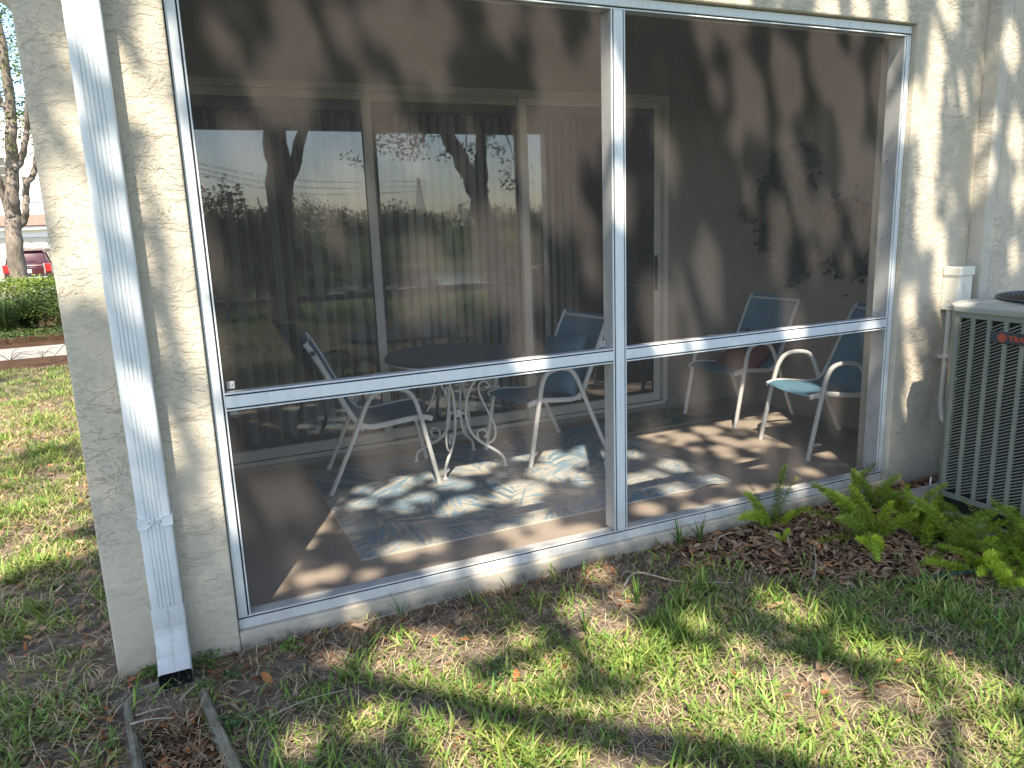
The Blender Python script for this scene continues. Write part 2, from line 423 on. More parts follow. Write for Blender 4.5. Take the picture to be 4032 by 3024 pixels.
def make_bark(name, dark, light, sc=1.0):
    m, nt, b = mat_new(name)
    n = noise(nt, 1.0*sc, 8, 0.65, mapscale=(28, 28, 5)); n2 = noise(nt, 1.6, 4, 0.5)
    r = ramp(nt, [(0.30, dark), (0.5, tuple((a+c)/2 for a, c in zip(dark, light))), (0.72, light)], n.outputs['Fac'])
    r2 = ramp(nt, [(0.35, (0.75, 0.75, 0.78)), (0.65, (1, 1, 1))], n2.outputs['Fac'])
    mx = N(nt, 'ShaderNodeMix', data_type='RGBA', blend_type='MULTIPLY'); mx.inputs[0].default_value = 1
    nt.links.new(r.outputs[0], mx.inputs[6]); nt.links.new(r2.outputs[0], mx.inputs[7])
    nt.links.new(mx.outputs[2], b.inputs['Base Color']); b.inputs['Roughness'].default_value = 0.9; b.inputs['Specular IOR Level'].default_value = 0.15
    bump(nt, b, n.outputs['Fac'], 1.0, 0.03); return m
M['bark'] = make_bark('oak_bark', (0.06, 0.05, 0.042), (0.26, 0.22, 0.18))
M['bark2'] = make_bark('grey_bark', (0.12, 0.095, 0.075), (0.40, 0.33, 0.26))
M['twig'] = simple('dry_twig', (0.33, 0.28, 0.22), 0.85, var=0.25, vscale=30)
M['stem'] = simple('green_stem', (0.14, 0.17, 0.05), 0.7)

# ------------------------------------------------------------------ ground
POND = (24.0, -30.0, 17.0, 10.5)
def pond_d(x, y):
    return np.sqrt(((x-POND[0])/POND[2])**2 + ((y-POND[1])/POND[3])**2)
def gh(x, y):
    x = np.asarray(x, float); y = np.asarray(y, float)
    front = -0.072 - 0.035*sstep(-y/0.7) - 0.95*sstep((-y-6)/14) + 1.0*sstep((-y-44)/45)
    side = -0.072 - 0.13*sstep(y/8) - 0.15*sstep((y-8)/10) - 0.28*sstep((y-18)/16)
    h = np.where(y < 0, front, side)
    h = h - 0.9*sstep((1.12-pond_d(x, y))/0.3)
    near = np.exp(-((x-1)**2 + (y+0.5)**2)/60)
    h = h + near*0.012*noise2(x, y, 3.0, 2, 1) + (1-near)*0.03*noise2(x, y, 0.8, 2, 2)*sstep((np.abs(y)-2)/5)
    return h

def make_ground_mat():
    m, nt, b = mat_new('lawn_soil')
    geo = N(nt, 'ShaderNodeNewGeometry'); pos = geo.outputs['Position']
    n1 = noise(nt, 2.6, 6, 0.6, vec=pos); n2 = noise(nt, 26, 6, 0.7, vec=pos); n3 = noise(nt, 1.0, 4, 0.7, vec=pos, mapscale=(90, 25, 60)); n4 = noise(nt, 0.5, 5, 0.6, vec=pos)
    soil = ramp(nt, [(0.25, (0.06, 0.046, 0.036)), (0.5, (0.15, 0.118, 0.092)), (0.75, (0.29, 0.235, 0.19))], n2.outputs['Fac'])
    straw = ramp(nt, [(0.35, (0.12, 0.085, 0.045)), (0.55, (0.27, 0.20, 0.105)), (0.72, (0.38, 0.29, 0.16))], n3.outputs['Fac'])
    mk = ramp(nt, [(0.48, (0, 0, 0)), (0.70, (0.8, 0.8, 0.8))], n1.outputs['Fac'])
    mx = N(nt, 'ShaderNodeMix', data_type='RGBA'); nt.links.new(mk.outputs[0], mx.inputs[0]); nt.links.new(soil.outputs[0], mx.inputs[6]); nt.links.new(straw.outputs[0], mx.inputs[7])
    # turf colour where the lawn is too far off to show its blades
    turf = ramp(nt, [(0.3, (0.045, 0.075, 0.018)), (0.6, (0.09, 0.125, 0.03)), (0.8, (0.16, 0.16, 0.06))], n4.outputs['Fac'])
    sep = N(nt, 'ShaderNodeSeparateXYZ'); nt.links.new(pos, sep.inputs[0])
    ln = N(nt, 'ShaderNodeVectorMath', operation='DISTANCE'); nt.links.new(pos, ln.inputs[0]); ln.inputs[1].default_value = (0.0, 1.5, 0.0)
    far = N(nt, 'ShaderNodeMapRange'); far.inputs['From Min'].default_value = 6.0; far.inputs['From Max'].default_value = 10.0; nt.links.new(ln.outputs['Value'], far.inputs['Value'])
    mx2 = N(nt, 'ShaderNodeMix', data_type='RGBA'); nt.links.new(far.outputs[0], mx2.inputs[0]); nt.links.new(mx.outputs[2], mx2.inputs[6]); nt.links.new(turf.outputs[0], mx2.inputs[7])
    nt.links.new(mx2.outputs[2], b.inputs['Base Color']); b.inputs['Roughness'].default_value = 0.95; b.inputs['Specular IOR Level'].default_value = 0.1
    bump(nt, b, n2.outputs['Fac'], 0.9, 0.02); return m
M['ground'] = make_ground_mat()

def make_mulch_mat():
    m, nt, b = mat_new('bark_mulch')
    n = noise(nt, 1.0, 5, 0.7, mapscale=(60, 60, 60)); n2 = noise(nt, 5, 4, 0.6)
    r = ramp(nt, [(0.3, (0.028, 0.018, 0.011)), (0.55, (0.10, 0.055, 0.03)), (0.75, (0.20, 0.12, 0.065))], n.outputs['Fac'])
    r2 = ramp(nt, [(0.35, (0.6, 0.6, 0.6)), (0.6, (1, 1, 1))], n2.outputs['Fac'])
    mx = N(nt, 'ShaderNodeMix', data_type='RGBA', blend_type='MULTIPLY'); mx.inputs[0].default_value = 1
    nt.links.new(r.outputs[0], mx.inputs[6]); nt.links.new(r2.outputs[0], mx.inputs[7]); nt.links.new(mx.outputs[2], b.inputs['Base Color'])
    b.inputs['Roughness'].default_value = 0.95; b.inputs['Specular IOR Level'].default_value = 0.1
    bump(nt, b, n.outputs['Fac'], 1.0, 0.02); return m
M['mulch'] = make_mulch_mat()

def axis(*segs):
    out = [segs[0][0]]
    for a, b, n in segs: out += list(np.linspace(a, b, n+1)[1:])
    return np.array(out)
gx = axis((-900, -60, 10), (-60, -12, 24), (-12, -3, 45), (-3, 5, 130), (5, 14, 45), (14, 70, 56), (70, 900, 10))
gy = axis((-900, -100, 10), (-100, -45, 14), (-45, -15, 60), (-15, -3, 50), (-3, 1, 75), (1, 12, 60), (12, 60, 60), (60, 900, 10))
def grid_me(xs, ys, zoff=0.0, hole=None):
    X, Y = np.meshgrid(xs, ys, indexing='ij'); Z = gh(X, Y) + zoff
    V = np.stack([X, Y, Z], -1).reshape(-1, 3); nx, ny = len(xs), len(ys)
    I, J = np.meshgrid(np.arange(nx-1), np.arange(ny-1), indexing='ij'); I = I.ravel(); J = J.ravel()
    q = np.stack([I*ny+J, (I+1)*ny+J, (I+1)*ny+J+1, I*ny+J+1], -1)
    if hole is not None:
        cx = (xs[:-1]+xs[1:])/2; cy = (ys[:-1]+ys[1:])/2
        q = q[~hole(cx[I], cy[J])]
    return np_mesh(V, [q])
g = link('ground', grid_me(gx, gy), M['ground'], smooth=True); prop(g, kind='structure')

def ybed(x):
    return np.interp(x, [1.9, 2.0, 2.24, 2.7, 3.15, 4.5, 6.5], [0.0, -0.16, -0.50, -0.80, -0.99, -1.30, -1.4])
def in_bed(x, y):
    return (x > 1.95) & (y > ybed(x) + 0.05*noise2(x, y, 9, 2, 4)) & (y < 0.0)
# fallen-leaf bed by the patio and mulch strips by the path
bx = np.linspace(1.95, 6.5, 90); by = np.linspace(-1.5, -0.03, 45)
bed = link('mulch_bed', grid_me(bx, by, 0.006, hole=lambda x, y: ~in_bed(x, y)), M['mulch'], smooth=True); prop(bed, kind='structure')
ms = link('mulch_strip', grid_me(np.linspace(-9, -0.45, 40), np.linspace(8.85, 10.3, 12), 0.006), M['mulch'], smooth=True); prop(ms, kind='structure')
ms2 = link('mulch_border', grid_me(np.linspace(-12, 3, 40), np.linspace(11.8, 23.5, 40), 0.006), M['mulch'], smooth=True); prop(ms2, kind='structure')
# footpath with joints between its slabs
X0, X1 = -14.0, -0.45
def slab_strip(name, x0, x1, y0, y1, step, mat, th=0.05, gap=0.012, along='x'):
    root = bpy.data.objects.new(name, None); COL.objects.link(root); prop(root, kind='structure')
    n = int(round(((x1-x0) if along == 'x' else (y1-y0))/step))
    for i in range(n):
        if along == 'x': a0, a1, b0, b1 = x0+i*step+gap/2, x0+(i+1)*step-gap/2, y0, y1
        else: a0, a1, b0, b1 = x0, x1, y0+i*step+gap/2, y0+(i+1)*step-gap/2
        z = float(gh((a0+a1)/2, (b0+b1)/2))
        link('paving_slab', box_me(a0, a1, b0, b1, z-th, z+0.025, 0.008, 1), mat, root)
    return root
slab_strip('footpath', -13.95, -0.45, 10.3, 11.75, 1.35, M['walk'])
slab_strip('driveway', -14, 4, 31, 44.9, 2.78, M['walk'], along='y')

# water of the pond behind the viewer (seen in the door glass)
def make_water():
    m, nt, b = mat_new('pond_water')
    b.inputs['Base Color'].default_value = (0.03, 0.04, 0.035, 1); b.inputs['Roughness'].default_value = 0.05; b.inputs['IOR'].default_value = 1.33
    n = noise(nt, 1.0, 3, 0.5, mapscale=(1.2, 3, 1)); bump(nt, b, n.outputs['Fac'], 0.15, 0.05); 
    n2 = noise(nt, 0.3, 2); r = ramp(nt, [(0.3, (0.025, 0.035, 0.03)), (0.7, (0.04, 0.05, 0.04))], n2.outputs['Fac']); nt.links.new(r.outputs[0], b.inputs['Base Color'])
    return m
M['water'] = make_water()
wv = [(POND[0], POND[1], -1.12)] + [(POND[0]+1.08*POND[2]*math.cos(a), POND[1]+1.08*POND[3]*math.sin(a), -1.12) for a in np.linspace(0, 2*np.pi, 64, endpoint=False)]
wf = [(0, 1+i, 1+(i+1) % 64) for i in range(64)]
pw = link('pond_water', pyme(wv, wf), M['water']); prop(pw, kind='structure')

# ------------------------------------------------------------------ the house with the screened patio
WY = -0.035                      # front face of the stucco wall
house = thing('house', 'cream stucco house wall framing the screened patio', 'house', (1.7, 0.3, -0.1))
def rounded(me, off=0.01, seg=2, ang=30):
    bm = bmesh.new(); bm.from_mesh(me)
    es = [e for e in bm.edges if len(e.link_faces) == 2 and e.calc_face_angle(0) > rad(ang)]
    bmesh.ops.bevel(bm, geom=es, offset=off, segments=seg, profile=0.5, affect='EDGES'); bm.to_mesh(me); bm.free(); return me
XL, XR, HZ = -0.003, 3.477, 2.404
U = [(-0.425, -0.35), (XL, -0.35), (XL, HZ), (XR, HZ), (XR, -0.35), (4.0, -0.35), (4.0, 4.2), (-0.425, 4.2)]
link('front_wall', rounded(prism_me(U, WY, 0.178), 0.007), M['stucco'], house)
link('projecting_wall', box_me(4.078, 8.0, -0.115, 0.178, -0.35, 4.2, 0.004, 1), M['stucco'], house)
link('corner_trim', box_me(4.0, 4.078, -0.119, 0.178, -0.35, 4.2, 0.01, 2), M['stucco_trim'], house)
link('side_wall', box_me(-0.425, -0.12, 0.178, 7.0, -0.35, 4.2), M['stucco'], house)
B = [(-0.12, -0.1), (-0.03, -0.1), (-0.03, 2.387), (3.457, 2.387), (3.457, -0.1), (4.17, -0.1), (4.17, 2.95), (-0.12, 2.95)]
link('rear_wall', prism_me(B, 2.02, 2.17), M['paint'], house)
link('patio_side_wall', box_me(4.17, 4.35, 0.178, 7.0, -0.1, 4.2), M['paint'], house)
link('inner_front_wall', boxes_me([(-0.12, 4.17, 0.178, 0.19, 2.404, 2.95), (3.50, 4.17, 0.178, 0.19, 0.0, 2.404)]), M['paint'], house)
link('patio_ceiling', box_me(-0.12, 4.17, 0.19, 2.02, 2.80, 2.95), M['paint'], house)
link('roof', box_me(-0.6, 8.0, -0.02, 7.2, 4.2, 4.4), M['stucco_trim'], house)  # unseen flat lid, added to keep daylight out of the house
link('patio_floor', box_me(-0.12, 4.17, 0.075, 2.02, -0.1, 0.0), M['floor'], house)
link('slab_edge', rounded(box_me(XL+0.001, XR-0.001, -0.028, 0.075, -0.35, -0.002), 0.006), M['slab_edge'], house)
# the room behind the glass
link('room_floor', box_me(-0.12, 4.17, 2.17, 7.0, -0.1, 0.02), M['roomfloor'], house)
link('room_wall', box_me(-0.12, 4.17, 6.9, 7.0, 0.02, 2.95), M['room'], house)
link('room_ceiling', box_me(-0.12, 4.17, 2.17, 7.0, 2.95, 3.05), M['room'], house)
# curved stucco bracket at the upper left corner
prof = [(-0.424, 4.2), (-0.424, 2.09)]
for t in np.linspace(0, 1, 14):
    a = t*math.pi/2; prof.append((-0.424 - 0.45*(1-math.cos(a)), 2.11 + 0.42*math.sin(a)))
prof.append((-0.874, 4.2))
link('corner_bracket', prism_me(prof, 0.20, 0.75), M['stucco_trim'], house)

# cabinet inside the room, dimly visible through the glass
cab = thing('cabinet', 'brown wooden cabinet dimly seen inside behind the middle glass panel', 'cabinet', (1.9, 3.3, 0.02))
box('body', 1.35, 2.45, 3.05, 3.5, 0.10, 0.76, M['wood'], cab, 0.006)
box('top', 1.31, 2.49, 3.02, 3.53, 0.76, 0.79, M['wood'], cab, 0.004)
for xa in (1.39, 1.93): box('door', xa, xa+0.48, 3.035, 3.05, 0.16, 0.70, M['wood'], cab, 0.004)
for xa in (1.40, 2.38): box('leg', xa, xa+0.04, 3.08, 3.12, 0.02, 0.10, M['wood'], cab)

# ------------------------------------------------------------------ screen enclosure
sc = thing('screen_enclosure', 'white aluminium screen frame with grey insect mesh across the patio opening', 'screen', (1.737, 0.02, 0.0))
FW = 0.021; SP = 0.006; LP = 0.006
def member(name, axis_, c, a0, a1, half, sides=(1, 1), depth=0.055, face_shift=0.0):
    """axis_ 'x' horizontal at z=c, 'z' vertical at x=c; from a0 to a1"""
    lo, hi = c-half, c+half
    def bb(u0, u1, y0, y1):
        return (a0, a1, y0, y1, u0, u1) if axis_ == 'x' else (u0, u1, y0, y1, a0, a1)
    L = lo - (SP+LP)*sides[0]; H = hi + (SP+LP)*sides[1]
    tubeb = box_me(*bb(L+0.001, H-0.001, 0.0065, depth), 0.002, 1)
    o = link(name, tubeb, M['alu_in'], sc)
    fc = link('face_cap', box_me(*bb(lo, hi, -0.005, 0.0062), 0.0015, 1), M['alu'], o)
    for s, e in ((sides[0], -1), (sides[1], 1)):
        if not s: continue
        u = (lo-SP, lo-0.0003) if e < 0 else (hi+0.0003, hi+SP)
        link('spline', box_me(*bb(u[0], u[1], 0.0005, 0.0062)), M['spline'], o)
        v = (lo-SP-LP, lo-SP-0.0003) if e < 0 else (hi+SP+0.0003, hi+SP+LP)
        link('lip', box_me(*bb(v[0], v[1], -0.003, 0.0062), 0.001, 1), M['alu'], o)
    return o
H1 = 0.8986; WC = 1.737; WX = 3.4729
member('bottom_rail', 'x', 0.020, 0.0, WX, 0.020, (0, 1), 0.062)
member('head_rail', 'x', 2.382, 0.0, WX, 0.018, (1, 0), 0.062)
member('left_jamb', 'z', 0.019, 0.0525, 2.351, 0.017, (0, 1), 0.062)
member('right_jamb', 'z', WX-0.014, 0.0525, 2.351, 0.014, (1, 0), 0.095)
member('centre_post', 'z', WC, 0.0525, 2.351, 0.022, (1, 1), 0.085)
member('middle_rail', 'x', H1, 0.0485, WC-0.0345, 0.0215, (1, 1), 0.05)
member('middle_rail', 'x', H1, WC+0.0345, WX-0.0405, 0.0215, (1, 1), 0.05)
def panel(x0, x1, z0, z1):
    n = 12; V = []; F = []
    for i in range(n+1):
        for j in range(n+1):
            u = i/n; v = j/n
            V.append((x0+(x1-x0)*u, 0.0035 + 0.004*math.sin(math.pi*u)*math.sin(math.pi*v), z0+(z1-z0)*v))
    for i in range(n):
        for j in range(n):
            F.append((i*(n+1)+j, (i+1)*(n+1)+j, (i+1)*(n+1)+j+1, i*(n+1)+j+1))
    return link('mesh_panel', pyme(V, F), M['screen'], sc, smooth=True)
for xa, xb in ((0.046, WC-0.032), (WC+0.032, WX-0.038)):
    panel(xa, xb, 0.050, H1-0.032); panel(xa, xb, H1+0.032, 2.354)
# corner brackets and screws inside the frame joints
for (bx_, bz_) in ((0.060, H1+0.040), (0.060, H1-0.06), (WC-0.075, H1+0.038), (WC+0.040, H1-0.06), (WX-0.08, H1+0.038), (WX-0.08, 0.06)):
    br = box('bracket', bx_, bx_+0.028, 0.046, 0.0495, bz_, bz_+0.028, M['alu'], sc, 0.001)
    for dx in (0.008, 0.020):
        link('screw', lathe_me([(0.0001, 0), (0.003, 0), (0.0028, 0.002), (0.0001, 0.0025)], 8), M['screw'], br, local=True).matrix_local = Matrix.Translation((bx_+dx, 0.046, bz_+0.014)) @ Matrix.Rotation(rad(90), 4, 'X')
for z_ in (0.35, 1.35, 1.75, 2.1):
    s_ = link('screw', lathe_me([(0.0001, 0), (0.005, 0), (0.0045, 0.003), (0.0001, 0.0035)], 8), M['screw'], sc, local=True)
    s_.matrix_local = Matrix.Translation((WX-0.043-1.737, 0.06-0.02, z_)) @ Matrix.Rotation(rad(-90), 4, 'Y')

# ------------------------------------------------------------------ sliding glass door
dr_ = thing('sliding_glass_door', 'three panel sliding glass door with white frame reflecting trees and sky', 'glass door', (1.7, 2.08, 0.0))
box('curb', -0.029, 3.456, 2.016, 2.168, 0.0, 0.034, M['paint'], dr_, 0.004)
box('head_frame', -0.029, 3.456, 2.012, 2.168, 2.345, 2.386, M['doorframe'], dr_, 0.003)
box('jamb', -0.029, 0.012, 2.012, 2.168, 0.064, 2.344, M['doorframe'], dr_, 0.003)
box('jamb', 3.418, 3.456, 2.012, 2.168, 0.064, 2.344, M['doorframe'], dr_, 0.003)
tr = box('track', -0.029, 3.456, 2.03, 2.16, 0.034, 0.063, M['doorframe'], dr_, 0.002)
for yy in (2.045, 2.085, 2.125): box('rail_groove', 0.0, 3.44, yy-0.006, yy+0.006, 0.0632, 0.066, M['spline'], tr)
def door_panel(x0, x1, y, st=0.058):
    p = box('stile', x0, x0+st, y-0.016, y+0.016, 0.067, 2.342, M['doorframe'], dr_, 0.003)
    p2 = box('stile', x1-st, x1, y-0.016, y+0.016, 0.067, 2.342, M['doorframe'], dr_, 0.003)
    box('bottom_rail', x0+st, x1-st, y-0.015, y+0.015, 0.067, 0.135, M['doorframe'], dr_, 0.003)
    box('top_rail', x0+st, x1-st, y-0.015, y+0.015, 2.295, 2.342, M['doorframe'], dr_, 0.003)
    V = [(x0+st-0.002, y, 0.133), (x1-st+0.002, y, 0.133), (x1-st+0.002, y, 2.297), (x0+st-0.002, y, 2.297)]
    link('pane', pyme(V, [(0, 1, 2, 3)]), M['glass'], dr_)
    link('gasket', boxes_me([(x0+st, x0+st+0.004, y-0.009, y+0.009, 0.135, 2.295), (x1-st-0.004, x1-st, y-0.009, y+0.009, 0.135, 2.295)]), M['spline'], p)
    return p, p2
door_panel(0.012, 1.196, 2.060); door_panel(1.140, 2.290, 2.098); _, hst = door_panel(2.232, 3.405, 2.060)
box('handle', 3.352, 3.372, 2.026, 2.043, 0.99, 1.18, M['handle'], hst, 0.004)
box('handle_plate', 3.348, 3.378, 2.0432, 2.0445, 0.95, 1.22, M['handle'], hst)

# vertical blinds
bl = thing('vertical_blinds', 'off white vertical blinds hanging inside the sliding glass door', 'blinds', (1.4, 2.26, 2.2))
box('head_rail', 0.0, 3.44, 2.18, 2.255, 2.255, 2.31, M['blindm'], bl, 0.004)
def slat_me():
    n = 5; V = []; F = []
    for zz in (0.10-2.2, 0.0):
        for k in range(n): 
            u = (k/(n-1)-0.5)*0.089; V.append((u, 0.004*(1-(2*k/(n-1)-1)**2), zz))
    for k in range(n-1): F.append((k, k+1, n+k+1, n+k))
    me = pyme(V, F); me.materials.append(M['blindm']); return me
SL = slat_me(); SL.polygons.foreach_set('use_smooth', np.ones(len(SL.polygons), dtype=bool))
xs_ = []; x_ = 0.06
while x_ < 2.75:
    xs_.append(x_); x_ += 0.084 if x_ < 1.35 else (0.066 if x_ < 2.1 else 0.062)
for i, x_ in enumerate(xs_):
    o = bpy.data.objects.new('slat', SL); COL.objects.link(o); o.parent = bl
    o.location = (x_-1.4, 2.215-2.26, 2.235-2.2)
    o.rotation_euler = (0, 0, rad(90+(13.0 - 5.0*x_ if x_ < 2.1 else -8.0) + random.uniform(-3, 3) + ((22 if x_ < 1.2 else 10) if i % 3 == 0 else 0)))

# ------------------------------------------------------------------ downspout
def ds_profile(w=0.105, d=0.074, ribs=True, grow=0.0):
    w2 = w/2+grow; y0 = -d/2-grow; y1 = d/2+grow; r = 0.010; pts = []
    def arc(cx, cy, a0, a1):
        for k in range(4):
            a = rad(a0+(a1-a0)*k/3); pts.append((cx+r*math.cos(a), cy+r*math.sin(a)))
    arc(-w2+r, y0+r, 180, 270)
    if ribs:
        for k in range(5):
            cx = (k-2)*0.0125
            pts.extend([(cx-0.0028, y0), (cx-0.0008, y0+0.0035), (cx+0.0008, y0+0.0035), (cx+0.0028, y0)])
    else:
        pts.extend([(-0.001, y0), (0, y0+0.0015), (0.001, y0)])
    arc(w2-r, y0+r, 270, 360); arc(w2-r, y1-r, 0, 90); arc(-w2+r, y1-r, 90, 180)
    return pts
def ds_sweep(path, prof, scales=None, cap=False):
    V = []; F = []; n = len(prof); m = len(path)
    for i, (y, z) in enumerate(path):
        a = path[max(i-1, 0)]; c = path[min(i+1, m-1)]
        t = Vector((0, c[0]-a[0], c[1]-a[1])).normalized(); up = Vector((1, 0, 0)); q = up.cross(t)*1.0   # q = local y axis
        s = scales[i] if scales else 1.0
        for (px, py) in prof: V.append(Vector((0, y, z)) + up*px*s + q*(-py if q.y < 0 else py)*s)
    for i in range(m-1):
        for k in range(n): F.append((i*n+k, i*n+(k+1) % n, (i+1)*n+(k+1) % n, (i+1)*n+k))
    return pyme(V, F)
DSX = -0.232; DSY = WY-0.039
ds = thing('downspout', 'white fluted metal downspout on the wall left of the screen', 'downspout', (DSX, DSY, -0.05))
def dsl(name, me, mat, root=ds, smooth=True):
    o = link(name, me, mat, None, smooth=smooth); sharp(me, 28)
    o.parent = root
    if root is ds: o.location = (0, -DSY, 0.05)
    return o
pipe = dsl('pipe', ds_sweep([(DSY, 4.25), (DSY, 2.0), (DSY, 0.9), (DSY, 0.18)], ds_profile()), M['downspout'])
opath = [(DSY, 0.210), (DSY, 0.130)]; oscl = [1.0, 1.0]
for k in range(5):
    z = 0.125-k*0.016; yo = -0.0016*k*k
    opath += [(DSY+yo, z), (DSY+yo-0.0008, z-0.004), (DSY+yo-0.0025, z-0.009), (DSY+yo-0.003, z-0.012)]; oscl += [1.0, 0.965, 0.965, 1.0]
opath += [(DSY-0.036, 0.012), (DSY-0.066, -0.014), (DSY-0.122, -0.032)]; oscl += [1.0, 1.0, 1.0]
dsl('outlet', ds_sweep(opath, ds_profile(ribs=False, grow=0.0025), oscl), M['downspout'])
dsl('outlet_shade', ds_sweep(opath[-4:], ds_profile(ribs=False, grow=-0.0005), [0.97]*4), M['spline'])  # black inner skin stands in for the shade inside the mouth
# decorative strap of two hexagon plates
yf = DSY-0.0405
for s in (-1, 1):
    hexp = [(s*0.056, 0.548), (s*0.030, 0.550), (s*0.006, 0.536), (s*0.006, 0.530), (s*0.026, 0.512), (s*0.056, 0.514)]
    st = dsl('strap', prism_me(hexp, yf, yf+0.0025), M['downspout'], smooth=False)
    V, F = [], []
    sweep([(x, yf-0.001, z) for x, z in hexp], 0.0022, 6, V=V, F=F)
    o = link('rim', pyme(V, F), M['downspout']); o.parent = st
    o2 = link('screw', lathe_me([(0.0001, -0.002), (0.004, -0.002), (0.004, 0.001), (0.0001, 0.002)], 8), M['screw']); o2.parent = st
    o2.matrix_local = Matrix.Translation((s*0.018, yf-0.001, 0.531)) @ Matrix.Rotation(rad(90), 4, 'X')
    dsl('strap_side', box_me(s*0.0545, s*0.0565, yf+0.001, WY-0.0005, 0.514, 0.548) if s > 0 else box_me(-0.0565, -0.0545, yf+0.001, WY-0.0005, 0.514, 0.548), M['downspout'], smooth=False)
o = link('screw', lathe_me([(0.0001, -0.002), (0.004, -0.002), (0.004, 0.001), (0.0001, 0.002)], 8), M['screw']); o.parent = pipe
o.matrix_local = Matrix.Translation((0.0, DSY-0.041, 0.188)) @ Matrix.Rotation(rad(90), 4, 'X')

# ------------------------------------------------------------------ splash block under the downspout
sb = thing('splash_block', 'mossy concrete splash block full of leaves under the downspout', 'splash block', (-0.285, -0.155, -0.118), rad(8))
def splash():
    # plan outline (local, running to -y), U shaped rim with sloping floor
    L = 0.66; Wb = 0.128; Wf = 0.142; t = 0.023
    out = [(-Wb+0.05, 0.02), (-Wb, -0.03)] + [(-Wb-(Wf-Wb)*k/6, -0.03-(L-0.03)*k/6) for k in range(1, 7)]
    V = []; F = []
    outer = out; inner = [(x+t if i else x+t*0.6, y-t if i == 0 else y-t*0.4) for i, (x, y) in enumerate(out)]
    inner[-1] = (inner[-1][0], out[-1][1])
    full_o = outer[::-1] + [(-x, y) for x, y in outer]; full_i = inner[::-1] + [(-x, y) for x, y in inner]
    n = len(full_o)
    zt = 0.062
    def ztop(y): return zt + 0.005*math.sin(y*40) + 0.004*math.sin(y*97)
    V += [(x, y, -0.03) for x, y in full_o]; V += [(x, y, ztop(y)) for x, y in full_o]
    V += [(x, y, ztop(y)-0.001) for x, y in full_i]; V += [(x*0.93, y, 0.018) for x, y in full_i]
    for i in range(n-1):
        for l in range(3): F.append((l*n+i, l*n+i+1, (l+1)*n+i+1, (l+1)*n+i))
    F.append(tuple(range(3*n, 4*n)))
    for e in (0, n-1): F.append((e, n+e, 2*n+e, 3*n+e))
    me = pyme(V, F)
    bm = bmesh.new(); bm.from_mesh(me); bmesh.ops.recalc_face_normals(bm, faces=bm.faces[:])
    bmesh.ops.bevel(bm, geom=[e for e in bm.edges if len(e.link_faces) == 2 and e.calc_face_angle(0) > rad(45)], offset=0.006, segments=2, affect='EDGES'); bm.to_mesh(me); bm.free()
    return me
o = link('trough', splash(), M['splash'], sb, local=True)

# ------------------------------------------------------------------ patio rug and mat (printed palm pattern as woven colour)
def paint_leaves(nx, ny, dx, dy, base, palette, nfr, seed, lf=(0.10, 0.24), fl=(0.5, 1.0)):
    rg = np.random.default_rng(seed)
    img = np.empty((nx, ny, 3)); img[:] = base
    xs = np.arange(nx)*dx; ys = np.arange(ny)*dy; W = nx*dx; Hh = ny*dy
    def lens(ax, ay, bx, by, w, col, cv=0.0):
        e = w + abs(cv)*math.hypot(bx-ax, by-ay)
        x0, x1 = min(ax, bx)-e, max(ax, bx)+e; y0, y1 = min(ay, by)-e, max(ay, by)+e
        i0, i1 = max(0, int(x0/dx)), min(nx, int(x1/dx)+2); j0, j1 = max(0, int(y0/dy)), min(ny, int(y1/dy)+2)
        if i1 <= i0 or j1 <= j0: return
        X, Y = np.meshgrid(xs[i0:i1], ys[j0:j1], indexing='ij')
        ux, uy = bx-ax, by-ay; L = math.hypot(ux, uy); ux /= L; uy /= L
        t = ((X-ax)*ux + (Y-ay)*uy)/L; s = -(X-ax)*uy + (Y-ay)*ux + cv*L*np.sin(np.clip(t, 0, 1)*math.pi)
        half = w*np.sin(np.clip(t, 0, 1)**0.8*math.pi)
        a = np.clip((half-np.abs(s))/(0.9*dx) + 0.5, 0, 1)*((t > 0) & (t < 1))
        img[i0:i1, j0:j1] = img[i0:i1, j0:j1]*(1-a[..., None]) + np.array(col)*a[..., None]
    for f in range(nfr):
        cx, cy = rg.uniform(-0.1, W+0.1), rg.uniform(-0.1, Hh+0.1); ang = rg.uniform(0, 2*math.pi); curv = rg.uniform(-1.3, 1.3)
        L = rg.uniform(*fl); n = int(26*L/0.7)
        col = np.array(palette[rg.integers(len(palette))]); col2 = np.array(palette[rg.integers(len(palette))])
        x, y, a = cx, cy, ang
        for k in range(n):
            t = k/n; x += math.cos(a)*L/n; y += math.sin(a)*L/n; a += curv/n
            ll = rg.uniform(*lf)*(math.sin((0.12+0.86*t)*math.pi)**0.6)
            for s in (-1, 1):
                la = a + s*(1.0-0.6*t) + rg.normal()*0.10
                c = (col, col, col2, np.array(palette[rg.integers(len(palette))]))[rg.integers(4)]
                lens(x, y, x+math.cos(la)*ll, y+math.sin(la)*ll, rg.uniform(0.007, 0.021), c*rg.uniform(0.82, 1.12), s*rg.uniform(0.02, 0.16))
        lens(cx, cy, x, y, 0.006, col2)
    return img
